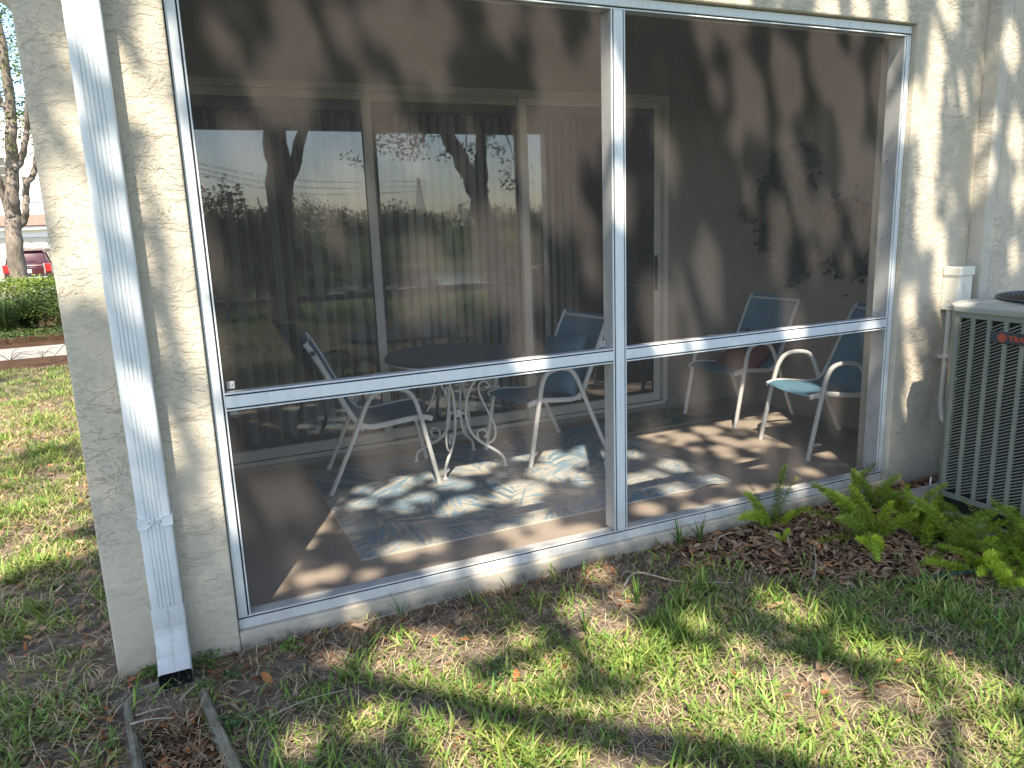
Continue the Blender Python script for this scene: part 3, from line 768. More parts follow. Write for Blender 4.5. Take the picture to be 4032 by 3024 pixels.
def woven(name, x0, y0, W, Hh, step, img, label, cat, border, th=0.006, wave=None):
    nx, ny = img.shape[:2]
    X, Y = np.meshgrid(np.linspace(0, W, nx), np.linspace(0, Hh, ny), indexing='ij')
    Z = np.full_like(X, th) + 0.0012*noise2(X, Y, 5, 2, 5)
    if wave is not None: Z = Z + wave(X, Y)
    img[:3] = border; img[-3:] = border; img[:, :3] = border; img[:, -3:] = border
    Z[0] = Z[-1] = 0.0008; Z[:, 0] = Z[:, -1] = 0.0008
    XX = X.copy(); YY = Y.copy()
    XX[0] = XX[1]-0.0006; XX[-1] = XX[-2]+0.0006; YY[:, 0] = YY[:, 1]-0.0006; YY[:, -1] = YY[:, -2]+0.0006
    if wave is not None: Z[-1] = Z[-2]-0.006; Z[:, 0] = Z[:, 1]-0.006
    V = np.stack([XX+x0, YY+y0, Z], -1).reshape(-1, 3)
    I, J = np.meshgrid(np.arange(nx-1), np.arange(ny-1), indexing='ij'); I = I.ravel(); J = J.ravel()
    q = np.stack([I*ny+J, (I+1)*ny+J, (I+1)*ny+J+1, I*ny+J+1], -1)
    o = link(name, np_mesh(V, [q], img.reshape(-1, 3)), M['rugm'], smooth=True)
    return prop(o, label, cat)
CRM = (0.55, 0.515, 0.44); GRY = (0.40, 0.405, 0.40); BLU = (0.27, 0.38, 0.455); DBL = (0.20, 0.30, 0.37); LBL = (0.33, 0.46, 0.55)
nx_, ny_ = 365, 252
ri = paint_leaves(nx_, ny_, 2.17/nx_, 1.5/ny_, BLU, [CRM, GRY, CRM, DBL, LBL, GRY, BLU, GRY, CRM], 78, 17, (0.12, 0.44), (0.6, 1.2))
def rwave(X, Y):
    c = np.exp(-(((X-2.1)/0.28)**2 + ((Y-0.05)/0.35)**2)); return 0.014*c*(1+np.sin(X*26))*0.6
woven('outdoor_rug', 0.562, 0.372, 2.17, 1.5, 0.006, ri, 'large blue and beige palm leaf rug on the patio floor', 'rug', CRM, 0.006, rwave)
mi = paint_leaves(110, 60, 0.8/110, 0.44/60, (0.30, 0.26, 0.185), [(0.06, 0.15, 0.16), (0.38, 0.35, 0.25), (0.10, 0.20, 0.20), (0.26, 0.25, 0.15)], 26, 5, (0.05, 0.11), (0.2, 0.4))
woven('door_mat', 2.78, 1.52, 0.80, 0.43, 0.008, mi, 'small beige and teal mat in front of the right door panel', 'door mat', (0.25, 0.22, 0.16), 0.012)

# ------------------------------------------------------------------ sling chairs
def chair_proto():
    root = thing('patio_chair', 'chair', 'chair')
    leg = catmull([(-0.315, 0), (-0.20, 0.245), (-0.105, 0.45), (-0.075, 0.515), (-0.035, 0.566), (0.03, 0.588), (0.11, 0.588), (0.165, 0.566), (0.20, 0.515), (0.222, 0.44), (0.27, 0.22), (0.315, 0)], 4)
    leg = [(p[0], p[1]) for p in [(v.x, v.y) for v in catmull([(a[0], a[1], 0) for a in [(q.x, q.y) for q in leg]], 1)]]
    for s in (-1, 1):
        pts = [(u, s*(0.252 - 0.012*max(0, (z-0.42)/0.17)), z) for u, z in leg]
        tube('leg_frame', pts, 0.0135, M['chairframe'], root, n=10, local=True, sq=(1.0, 1.0), ax=(0, 1, 0), power=3.0)
    rail = [(-0.385, 0.885), (-0.352, 0.835), (-0.315, 0.765), (-0.255, 0.640), (-0.19, 0.505), (-0.145, 0.425), (-0.105, 0.388), (-0.05, 0.376), (0.05, 0.386), (0.17, 0.402), (0.245, 0.404), (0.300, 0.390)]
    rc = [(v.x, v.y) for v in catmull([(a, b, 0) for a, b in rail], 4)]
    for s in (-1, 1):
        tube('side_rail', [(u, s*0.226, z) for u, z in rc], 0.0125, M['chairframe'], root, n=8, local=True, ax=(0, 1, 0), sq=(0.9, 1.25), power=3.2)
    # fabric: sags a little between the rails
    V = []; F = []; n = 8
    for i, (u, z) in enumerate(rc):
        a = rc[max(i-1, 0)]; c = rc[min(i+1, len(rc)-1)]; tx, tz = c[0]-a[0], c[1]-a[1]; L = math.hypot(tx, tz); nx, nz = tz/L, -tx/L
        if nz > 0 and False: pass
        for k in range(n+1):
            v = (k/n-0.5)*0.445; sag = -0.016*(1-(2*k/n-1)**2)
            V.append((u + nx*sag*(-1), v, z + nz*sag*(-1) + 0.004))
    for i in range(len(rc)-1):
        for k in range(n): F.append((i*(n+1)+k, i*(n+1)+k+1, (i+1)*(n+1)+k+1, (i+1)*(n+1)+k))
    me = pyme(V, F)
    bm = bmesh.new(); bm.from_mesh(me)
    bmesh.ops.solidify(bm, geom=bm.faces[:], thickness=0.004); bm.to_mesh(me); bm.free()
    link('sling', me, M['sling'], root, local=True, smooth=True); sharp(me, 60)
    for (u, z) in ((0.235, 0.386), (-0.11, 0.367), (-0.372, 0.862)):
        tube('crossbar', [(u, -0.235, z), (u, 0.235, z)], 0.0095, M['chairframe'], root, n=8, local=True)
    for s in (-1, 1):
        for (u, z) in ((0.232, 0.386), (-0.135, 0.375)):
            tube('bracket', [(u, s*0.222, z), (u, s*0.252, z+0.004)], 0.010, M['chairframe'], root, n=6, local=True)
        for u in (-0.315, 0.315):
            V2, F2 = [], []
            tube('foot_cap', [(u, s*0.252, -0.0005), (u*0.985, s*0.252, 0.022)], 0.0155, M['chairframe'], root, n=8, local=True)
    return root
def place_chair(src, first, fm, fwd, label):
    """fm: midpoint of the front feet, fwd: direction the chair faces"""
    f = Vector((fwd[0], fwd[1], 0)).normalized()
    r = src if first else copy_tree(src)
    r.location = (fm[0]-f.x*0.315, fm[1]-f.y*0.315, 0.0); r.rotation_euler = (0, 0, math.atan2(f.y, f.x))
    r['label'] = label; r['category'] = 'chair'; r['group'] = 'sling chairs on the patio'
    return r
ch = chair_proto()
chA = place_chair(ch, True, (1.281, 1.468), (0.63, -0.103), 'blue sling chair left of the table, seen from its side')
chB = place_chair(ch, False, (1.785, 1.441), (-0.615, -0.118), 'blue sling chair right of the table with a blue pillow')
chC = place_chair(ch, False, (3.467, 1.507), (-0.639, -0.085), 'blue sling chair in the back corner holding a dark red pillow')
chD = place_chair(ch, False, (3.418, 0.702), (-0.645, 0.100), 'blue sling chair with sunlit seat by the right jamb')
for c in (chA, chB, chC): c.location.z = 0.0
chA.location.z = 0.006; chB.location.z = 0.006
box('clip', -0.362, -0.335, -0.244, -0.214, 0.815, 0.842, M['rubber'], chA, 0.003, local=True)

def pillow_me(w=0.40, h=0.40, t=0.13, n=18):
    V = []; F = []
    for side in (1, -1):
        for i in range(n+1):
            for j in range(n+1):
                u = 2*i/n-1; v = 2*j/n-1
                th = max(0, (1-abs(u)**2.4)*(1-abs(v)**2.4))**0.5
                k = 1 - 0.09*(1-abs(v)**2)*abs(u)**3 ; k2 = 1 - 0.09*(1-abs(u)**2)*abs(v)**3
                V.append((u*w/2*k, v*h/2*k2, side*(th*t/2 + 0.002) + 0.004*math.sin(5*u+3*v)*th))
    m = (n+1)*(n+1)
    for i in range(n):
        for j in range(n):
            a = i*(n+1)+j; q = (a, a+n+1, a+n+2, a+1); F.append(q); F.append(tuple(m+x for x in reversed(q)))
    for i in range(n):
        for (a, b) in (((i, 0), (i+1, 0)), ((i+1, n), (i, n)), ((0, i+1), (0, i)), ((n, i), (n, i+1))):
            p, q = a[0]*(n+1)+a[1], b[0]*(n+1)+b[1]; F.append((p, q, m+q, m+p))
    return pyme(V, F)
def put_pillow(name, chair, mat, label, u, lat, z, tilt, spin=0, size=0.42):
    o = link(name, pillow_me(size, size, 0.14), mat, smooth=True); prop(o, label, 'pillow')
    cm = Matrix.Translation(chair.location) @ chair.rotation_euler.to_matrix().to_4x4()
    o.matrix_world = cm @ Matrix.Translation((u, lat, z)) @ Matrix.Rotation(rad(tilt), 4, 'Y') @ Matrix.Rotation(rad(90+spin), 4, 'Z')
    return o
put_pillow('throw_pillow', chB, M['pillow_blue'], 'blue throw pillow leaning on the chair right of the table', -0.125, 0.03, 0.565, 66, 8)
put_pillow('throw_pillow', chC, M['pillow_red'], 'dark red throw pillow slumped on the back corner chair', -0.085, 0.02, 0.495, 38, -5, 0.40)

# ------------------------------------------------------------------ scroll leg table
TX, TY = 1.476, 1.494
tb = thing('round_table', 'round table with grey top and white scrolled iron legs on the rug', 'table', (TX, TY, 0.006))
def make_tabletop():
    m, nt, b = mat_new('woven_glass_top')
    n = noise(nt, 1.0, 5, 0.7, mapscale=(7, 160, 10)); n2 = noise(nt, 40, 2)
    r = ramp(nt, [(0.34, (0.015, 0.016, 0.018)), (0.52, (0.06, 0.062, 0.065)), (0.68, (0.26, 0.26, 0.26))], n.outputs['Fac'])
    nt.links.new(r.outputs[0], b.inputs['Base Color']); b.inputs['Roughness'].default_value = 0.45; b.inputs['Specular IOR Level'].default_value = 0.25
    bump(nt, b, n.outputs['Fac'], 0.3, 0.002); return m
M['tabletop'] = make_tabletop()
tp = link('table_top', lathe_me([(0.0001, 0.702), (0.425, 0.702), (0.432, 0.707), (0.432, 0.713), (0.427, 0.718), (0.0001, 0.718)], 64), M['tabletop'], tb, local=True, smooth=True); sharp(tp.data, 40)
rm = link('rim', lathe_me([(0.415, 0.690), (0.428, 0.690), (0.4335, 0.694), (0.4335, 0.7015), (0.415, 0.7015), (0.415, 0.690)], 64), M['chairframe'], tb, local=True, smooth=True); sharp(rm.data, 40)
legp = [(0.305, 0.690), (0.285, 0.660), (0.20, 0.605), (0.115, 0.535), (0.068, 0.44), (0.055, 0.335), (0.070, 0.245), (0.115, 0.175), (0.185, 0.128), (0.255, 0.088), (0.292, 0.050), (0.300, 0.0)]
scr = [(0.205, 0.474), (0.196, 0.462), (0.176, 0.468), (0.172, 0.494), (0.190, 0.522), (0.214, 0.512), (0.220, 0.486), (0.205, 0.474)]
scr2 = [(0.150, 0.560), (0.138, 0.52)]
Sx = [(0.186, 0.512), (0.204, 0.500), (0.212, 0.520), (0.196, 0.540), (0.168, 0.540), (0.146, 0.515), (0.148, 0.468), (0.176, 0.400), (0.212, 0.325), (0.240, 0.258), (0.243, 0.200), (0.222, 0.160), (0.185, 0.140), (0.148, 0.150), (0.126, 0.185), (0.132, 0.222), (0.160, 0.234), (0.184, 0.218), (0.184, 0.192), (0.166, 0.184)]
for k in range(4):
    a = rad(52+90*k); ca, sa = math.cos(a), math.sin(a)
    to3 = lambda L: [(r*ca, r*sa, z) for r, z in L]
    lg = tube('leg', catmull(to3(legp), 5), 0.0095, M['chairframe'], tb, n=8, local=True)
    o = tube('scroll', catmull(to3(Sx), 4), 0.0065, M['chairframe'], None, n=7); o.parent = lg
    o = link('foot', lathe_me([(0.0001, 0.0), (0.017, 0.0), (0.017, 0.004), (0.010, 0.012), (0.0001, 0.012)], 12), M['chairframe'], None, smooth=True); o.parent = lg; o.location = (0.300*ca, 0.300*sa, 0.0)
    o = tube('spoke', to3([(0.012, 0.335), (0.052, 0.335)]), 0.008, M['chairframe'], tb, n=6, local=True)
box('hub', -0.018, 0.018, -0.018, 0.018, 0.310, 0.362, M['chairframe'], tb, 0.004, local=True)

# ------------------------------------------------------------------ air conditioner
AX, AY, AZ = 3.435, -0.335, -0.015           # left face plane, rear corner, bottom
AW = 0.79
acx, acy = AX+AW/2, AY-AW/2
pad = link('concrete_pad', rounded(box_me(AX-0.06, AX+AW+0.1, AY-AW-0.1, AY+0.20, -0.16, AZ-0.012), 0.012), M['pad']); prop(pad, 'concrete pad under the air conditioner by the wall', 'pad')
ac = thing('air_conditioner', 'grey green louvered air conditioner unit beside the right wall', 'air conditioner', (acx, acy, AZ-0.012))
def chamfer_ring(inset, ch):
    x0, x1, y0, y1 = AX+inset, AX+AW-inset, AY-AW+inset, AY-inset
    return [(x0, y1-ch), (x0+ch, y1), (x1-ch, y1), (x1, y1-ch), (x1, y0+ch), (x1-ch, y0), (x0+ch, y0), (x0, y0+ch)]
def ring_prism(name, levels, mat, root, cap=True, bev=0.0):
    """levels: (inset, chamfer, z)"""
    V = []; F = []; n = 8
    for ins, chm, z in levels: V += [(x, y, z) for x, y in chamfer_ring(ins, chm)]
    for l in range(len(levels)-1):
        for k in range(n): F.append((l*n+k, l*n+(k+1) % n, (l+1)*n+(k+1) % n, (l+1)*n+k))
    if cap: F.append(tuple(reversed(range(n)))); F.append(tuple((len(levels)-1)*n+k for k in range(n)))
    me = pyme(V, F); bm = bmesh.new(); bm.from_mesh(me); bmesh.ops.recalc_face_normals(bm, faces=bm.faces[:])
    if bev: bmesh.ops.bevel(bm, geom=bm.edges[:], offset=bev, segments=2, affect='EDGES')
    bm.to_mesh(me); bm.free()
    return link(name, me, mat, root)
ring_prism('base_pan', [(0.004, 0.06, AZ-0.012), (0.004, 0.06, AZ+0.055)], M['ac_base'], ac, bev=0.004)
ring_prism('coil', [(0.030, 0.06, AZ+0.055), (0.030, 0.06, AZ+1.0)], M['ac_dark'], ac)
tpo = ring_prism('top_cover', [(-0.008, 0.062, AZ+1.008), (-0.010, 0.062, AZ+1.020), (-0.010, 0.062, AZ+1.040), (0.02, 0.07, AZ+1.058), (0.09, 0.10, AZ+1.068)], M['ac_top'], ac)
rounded(tpo.data, 0.006, 2, 25)
# fan guard
gd = bpy.data.objects.new('fan_guard', sweep([(acx+0.335*math.cos(t), acy+0.335*math.sin(t), AZ+1.076) for t in np.linspace(0, 2*math.pi, 49)], 0.006, 6, cap=False)); COL.objects.link(gd); gd.data.materials.append(M['ac_guard']); parent_to(gd, ac)
V, F = [], []
for rr in np.arange(0.03, 0.335, 0.0215):
    sweep([(acx+rr*math.cos(t), acy+rr*math.sin(t), AZ+1.079+0.012*(1-rr/0.335)) for t in np.linspace(0, 2*math.pi, 37)], 0.0022, 4, cap=False, V=V, F=F)
for k in range(8):
    a = 2*math.pi*k/8; sweep([(acx+0.02*math.cos(a), acy+0.02*math.sin(a), AZ+1.090), (acx+0.335*math.cos(a), acy+0.335*math.sin(a), AZ+1.076)], 0.0035, 5, V=V, F=F)
o = link('guard_wires', pyme(V, F), M['ac_guard']); parent_to(o, ac); o['kind'] = 'stuff'
link('fan_well', lathe_me([(0.33, AZ+1.071), (0.0001, AZ+1.0695)], 40, acx, acy), M['ac_dark'], ac)
# corner posts and face frames (left face x=AX is the one in view; front face y=AY-AW)
CH = 0.058
def corner(px, py, qx, qy):
    d = Vector((qx-px, qy-py, 0)); nrm = Vector((d.y, -d.x, 0)).normalized()
    mid = Vector(((px+qx)/2, (py+qy)/2, 0)); cen = Vector((acx, acy, 0))
    if nrm.dot(mid-cen) < 0: nrm = -nrm
    a = Vector((px, py, 0)); b = Vector((qx, qy, 0)); inn = -nrm*0.02
    V = []
    for z in (AZ+0.055, AZ+1.008):
        for p_ in (a, b, b+inn, a+inn): V.append((p_.x, p_.y, z))
    me = pyme(V, [(0, 1, 2, 3), (4, 7, 6, 5), (0, 4, 5, 1), (1, 5, 6, 2), (2, 6, 7, 3), (3, 7, 4, 0)])
    bm = bmesh.new(); bm.from_mesh(me); bmesh.ops.recalc_face_normals(bm, faces=bm.faces[:]); bm.to_mesh(me); bm.free()
    link('corner_post', me, M['ac_paint'], ac)
rg_ = chamfer_ring(0.0, CH)
for a, b in ((0, 1), (2, 3), (4, 5), (6, 7)): corner(*rg_[a], *rg_[b])
def face_frame(ux):
    """louvre face in local coords (s along the face, z up, depth d inwards) -> (x,y,z) mapping ux"""
    L0, L1 = CH+0.0005, AW-CH-0.0005; ncol = 8; marg = 0.022; pitch = (L1-L0-2*marg+0.018)/ncol; zb, zt = AZ+0.080, AZ+0.990
    bars = [(L0, L0+marg, zb-0.025, zt+0.018)] + [(L0+marg+pitch*(k+1)-0.020, L0+marg+pitch*(k+1)-(0.0 if k < ncol-1 else -(L1-(L0+marg+pitch*ncol))), zb-0.025, zt+0.018) for k in range(ncol)]
    V = []; F = []
    def bx_(s0, s1, z0, z1, d0, d1, zl=None):
        b = len(V)
        for (s, d) in ((s0, d0), (s1, d0), (s1, d1), (s0, d1)): V.append(ux(s, d, z0))
        for (s, d) in ((s0, d0), (s1, d0), (s1, d1), (s0, d1)): V.append(ux(s, d, z1))
        F.extend([(b, b+3, b+2, b+1), (b+4, b+5, b+6, b+7), (b, b+1, b+5, b+4), (b+1, b+2, b+6, b+5), (b+2, b+3, b+7, b+6), (b+3, b, b+4, b+7)])
    for (s0, s1, z0, z1) in bars: bx_(s0, s1, z0, z1, 0.0, 0.010)
    cols = []
    for k in range(ncol):
        s0 = L0+marg+pitch*k; s1 = s0+pitch-0.020
        bx_(s0, s1, zt-0.006, zt+0.018, 0.0, 0.010); bx_(s0, s1, zb-0.025, zb+0.002, 0.0, 0.010); cols.append((s0, s1))
    me = pyme(V, F); bm = bmesh.new(); bm.from_mesh(me); bmesh.ops.recalc_face_normals(bm, faces=bm.faces[:]); bm.to_mesh(me); bm.free()
    return me, cols, zb, zt
uL = lambda s, d, z: (AX+d, AY-s, z)
uF = lambda s, d, z: (AX+s, AY-AW+d, z)
uB = lambda s, d, z: (AX+s, AY-d, z)
uR = lambda s, d, z: (AX+AW-d, AY-s, z)
LP_ = 0.0165; RISE = 0.030
def slat_quad(s0, s1, z, ux):
    """one louvre: thin bent strip rising towards s1, leaning outwards at its lower edge"""
    out = []
    for dz in (0.0, 1.0):
        for (s, zz) in ((s0, z), (s1, z+RISE)):
            pass
    pts = [(s0, 0.001, z+0.0025), (s1, 0.001, z+RISE+0.0025), (s1, 0.0, z+RISE-0.0025), (s0, 0.0, z-0.0025),
           (s0, 0.007, z+0.0045), (s1, 0.007, z+RISE+0.0045)]
    return [ux(s, d, zz) for s, d, zz in pts], [(0, 3, 2, 1), (0, 1, 5, 4)]
nsl = 0; slat_cache = {}
for face, ux in (('left', uL), ('front', uF), ('rear', uB), ('right', uR)):
    me, cols, zb, zt = face_frame(ux)
    fo = link('louver_frame', me, M['ac_paint'], ac)
    rest_V = []; rest_F = []
    for ci, (s0, s1) in enumerate(cols):
        z = zt-0.012-RISE
        while z > zb+0.004:
            if face == 'left' and nsl < 300 and ci < 6:
                if ci not in slat_cache:
                    Vq, Fq = slat_quad(s0, s1, 0.0, ux); slat_cache[ci] = pyme([Vector(v)-Vector((acx, acy, AZ-0.012)) for v in Vq], Fq); slat_cache[ci].materials.append(M['ac_paint'])
                o = bpy.data.objects.new('louver', slat_cache[ci]); COL.objects.link(o); o.parent = ac; o.location = (0, 0, z); nsl += 1
            else:
                Vq, Fq = slat_quad(s0, s1, z, ux); b = len(rest_V); rest_V += Vq; rest_F += [tuple(b+i for i in f) for f in Fq]
            z -= LP_
    if rest_V:
        o = link('louvers', pyme(rest_V, rest_F), M['ac_paint'], ac); o['kind'] = 'stuff'
# badge with its lettering
bd = box('badge', AX-0.0075, AX-0.0005, AY-0.50, AY-0.248, 0.868, 0.922, M['badge'], ac, 0.003)
def text_me(body, size, extr=0.0008, align='LEFT', spacing=1.0):
    cu = bpy.data.curves.new('t', 'FONT'); cu.body = body; cu.size = size; cu.extrude = extr; cu.align_x = align; cu.space_character = spacing
    cu.offset = size*0.012
    to = bpy.data.objects.new('t', cu); COL.objects.link(to)
    dg = bpy.context.evaluated_depsgraph_get(); me = bpy.data.meshes.new_from_object(to.evaluated_get(dg))
    bpy.data.objects.remove(to, do_unlink=True); return me
FACE_L = Matrix(((0, 0, -1, 0), (-1, 0, 0, 0), (0, 1, 0, 0), (0, 0, 0, 1)))     # text x -> -y, text y -> z, normal -> -x
o = link('lettering', text_me('TRANE', 0.034), M['badge_red'])
o.parent = bd; o.matrix_parent_inverse = Matrix.Identity(4)
o.matrix_local = Matrix.Translation((AX-0.0085, AY-0.335, 0.883)) @ FACE_L @ Matrix.Diagonal((1.15, 1, 1, 1))
V = []; F = []
def disc(r0, r1, n=28):
    b = len(V)
    for k in range(n):
        a = 2*math.pi*k/n
        V.append((AX-0.0085, AY-0.304-r0*math.cos(a), 0.8955+r0*math.sin(a))); V.append((AX-0.0085, AY-0.304-r1*math.cos(a), 0.8955+r1*math.sin(a)))
    for k in range(n): F.append((b+2*k, b+2*((k+1) % n), b+2*((k+1) % n)+1, b+2*k+1))
disc(0.0165, 0.0205); disc(0.0001, 0.0125)
o = link('emblem', pyme(V, F), M['badge_red']); o.parent = bd
V = []; F = []
for k in range(3):
    a = rad(90+120*k); c, s = math.cos(a), math.sin(a); b = len(V)
    for (r, w) in ((0.001, 0.002), (0.012, 0.0012)):
        V += [(AX-0.0092, AY-0.304-(r*c-w*s), 0.8955+r*s+w*c), (AX-0.0092, AY-0.304-(r*c+w*s), 0.8955+r*s-w*c)]
    F.append((b, b+1, b+3, b+2))
o = link('emblem_mark', pyme(V, F), M['badge']); o.parent = bd
for yy, zz in ((AY-0.03, 1.005), (AY-0.40, 1.003), (AY-0.74, 1.005)):
    s_ = link('screw', lathe_me([(0.0001, 0), (0.006, 0), (0.0055, 0.003), (0.0001, 0.004)], 10), M['screw']); s_.parent = ac
    s_.matrix_local = Matrix.Translation((AX-0.010-acx, yy-acy, zz-AZ+0.012+0.01)) @ Matrix.Rotation(rad(-90), 4, 'Y')
tube('refrigerant_line', catmull([(AX-0.015, AY-0.012, -0.02), (AX-0.018, AY-0.01, 0.07), (AX-0.006, AY-0.005, 0.12)], 4), 0.006, M['screw'], ac, n=8)

# ------------------------------------------------------------------ disconnect box and conduits on the wall
db = thing('utility_box', 'small cream electrical box on the wall above the air conditioner', 'electrical box', (3.865, -0.09, 0.94))
box('body', 3.808, 3.918, WY-0.098, WY-0.001, 0.945, 1.165, M['box_metal'], db, 0.004)
box('cover', 3.803, 3.923, WY-0.106, WY-0.004, 1.135, 1.181, M['box_metal'], db, 0.004)
box('latch', 3.850, 3.876, WY-0.102, WY-0.099, 1.055, 1.085, M['box_metal'], db, 0.001)
link('knockout', lathe_me([(0.016, 0), (0.018, 0.0015), (0.020, 0)], 20), M['box_metal'], db, local=True).matrix_local = Matrix.Translation((3.8075-3.865, WY-0.05+0.09, 0.985-0.94)) @ Matrix.Rotation(rad(-90), 4, 'Y')
cdt = tube('conduit', catmull([(3.845, WY-0.028, 0.945), (3.845, WY-0.028, 0.72), (3.842, WY-0.028, 0.55), (3.84, WY-0.03, 0.40), (3.84, WY-0.07, 0.30), (3.83, WY-0.27, 0.28)], 5), 0.013, M['conduit'], None, n=10)
prop(cdt, 'cream conduit running down the wall from the electrical box', 'conduit')
cd2 = tube('cable', catmull([(3.885, WY-0.05, 0.945), (3.882, WY-0.045, 0.80), (3.862, WY-0.035, 0.68), (3.885, WY-0.06, 0.56), (3.90, WY-0.24, 0.50)], 5), 0.009, M['conduit'], None, n=8)
prop(cd2, 'thin cable looping from the electrical box to the air conditioner', 'cable')
clp = box('clip', 3.815, 3.885, WY-0.050, WY-0.0005, 0.672, 0.688, M['conduit'], cdt, 0.002)

# ------------------------------------------------------------------ foliage generators
def leaf_cloud(P, size, asp=0.5, up=0.5, rg=RNG, cols=None, fold=0.15, face=None):
    """one folded leaf (two tris-quads) per point; P (N,3), size (N,)"""
    n = len(P); d = rg.normal(size=(n, 3)); d[:, 2] *= 0.5; d /= np.linalg.norm(d, axis=1, keepdims=True)
    nr = rg.normal(size=(n, 3)); nr[:, 2] = np.abs(nr[:, 2]) + up
    if face is not None: nr = np.array(face)[None] + 0.35*rg.normal(size=(n, 3)); d = rg.normal(size=(n, 3)); d = d - nr*(d*nr).sum(1, keepdims=True)/(nr*nr).sum(1, keepdims=True); d /= np.linalg.norm(d, axis=1, keepdims=True)
    s = np.cross(d, nr); s /= np.linalg.norm(s, axis=1, keepdims=True)+1e-9
    nn = np.cross(s, d)
    L = size[:, None]; W = L*asp
    a = P - d*L*0.5; b = P + d*L*0.5; m = P - nn*L*fold
    l = P + s*W*0.5; r = P - s*W*0.5
    V = np.stack([a, r, b, l], 1).reshape(-1, 3)
    i = np.arange(n)[:, None]*4
    V[0::4] -= 0; 
    q = np.concatenate([i+0, i+1, i+2, i+3], 1)
    C = None
    if cols is not None: C = np.repeat(cols, 4, axis=0)
    return V, q, C
def leaf_cols(n, base, var=0.25, rg=RNG, yel=0.1):
    c = np.array(base)[None]*rg.uniform(1-var, 1+var, size=(n, 1))
    y = rg.random(n) < yel
    c[y] = c[y]*np.array([1.5, 1.25, 0.8])
    return np.clip(c, 0, 1)
def leaf_obj(name, P, size, root, base, asp=0.5, up=0.5, var=0.25, yel=0.1, mat='leaf', local=False, face=None):
    V, q, C = leaf_cloud(P, size, asp, up, RNG, leaf_cols(len(P), base, var, RNG, yel), face=face)
    return link(name, np_mesh(V, [q], C), M[mat], root, local)

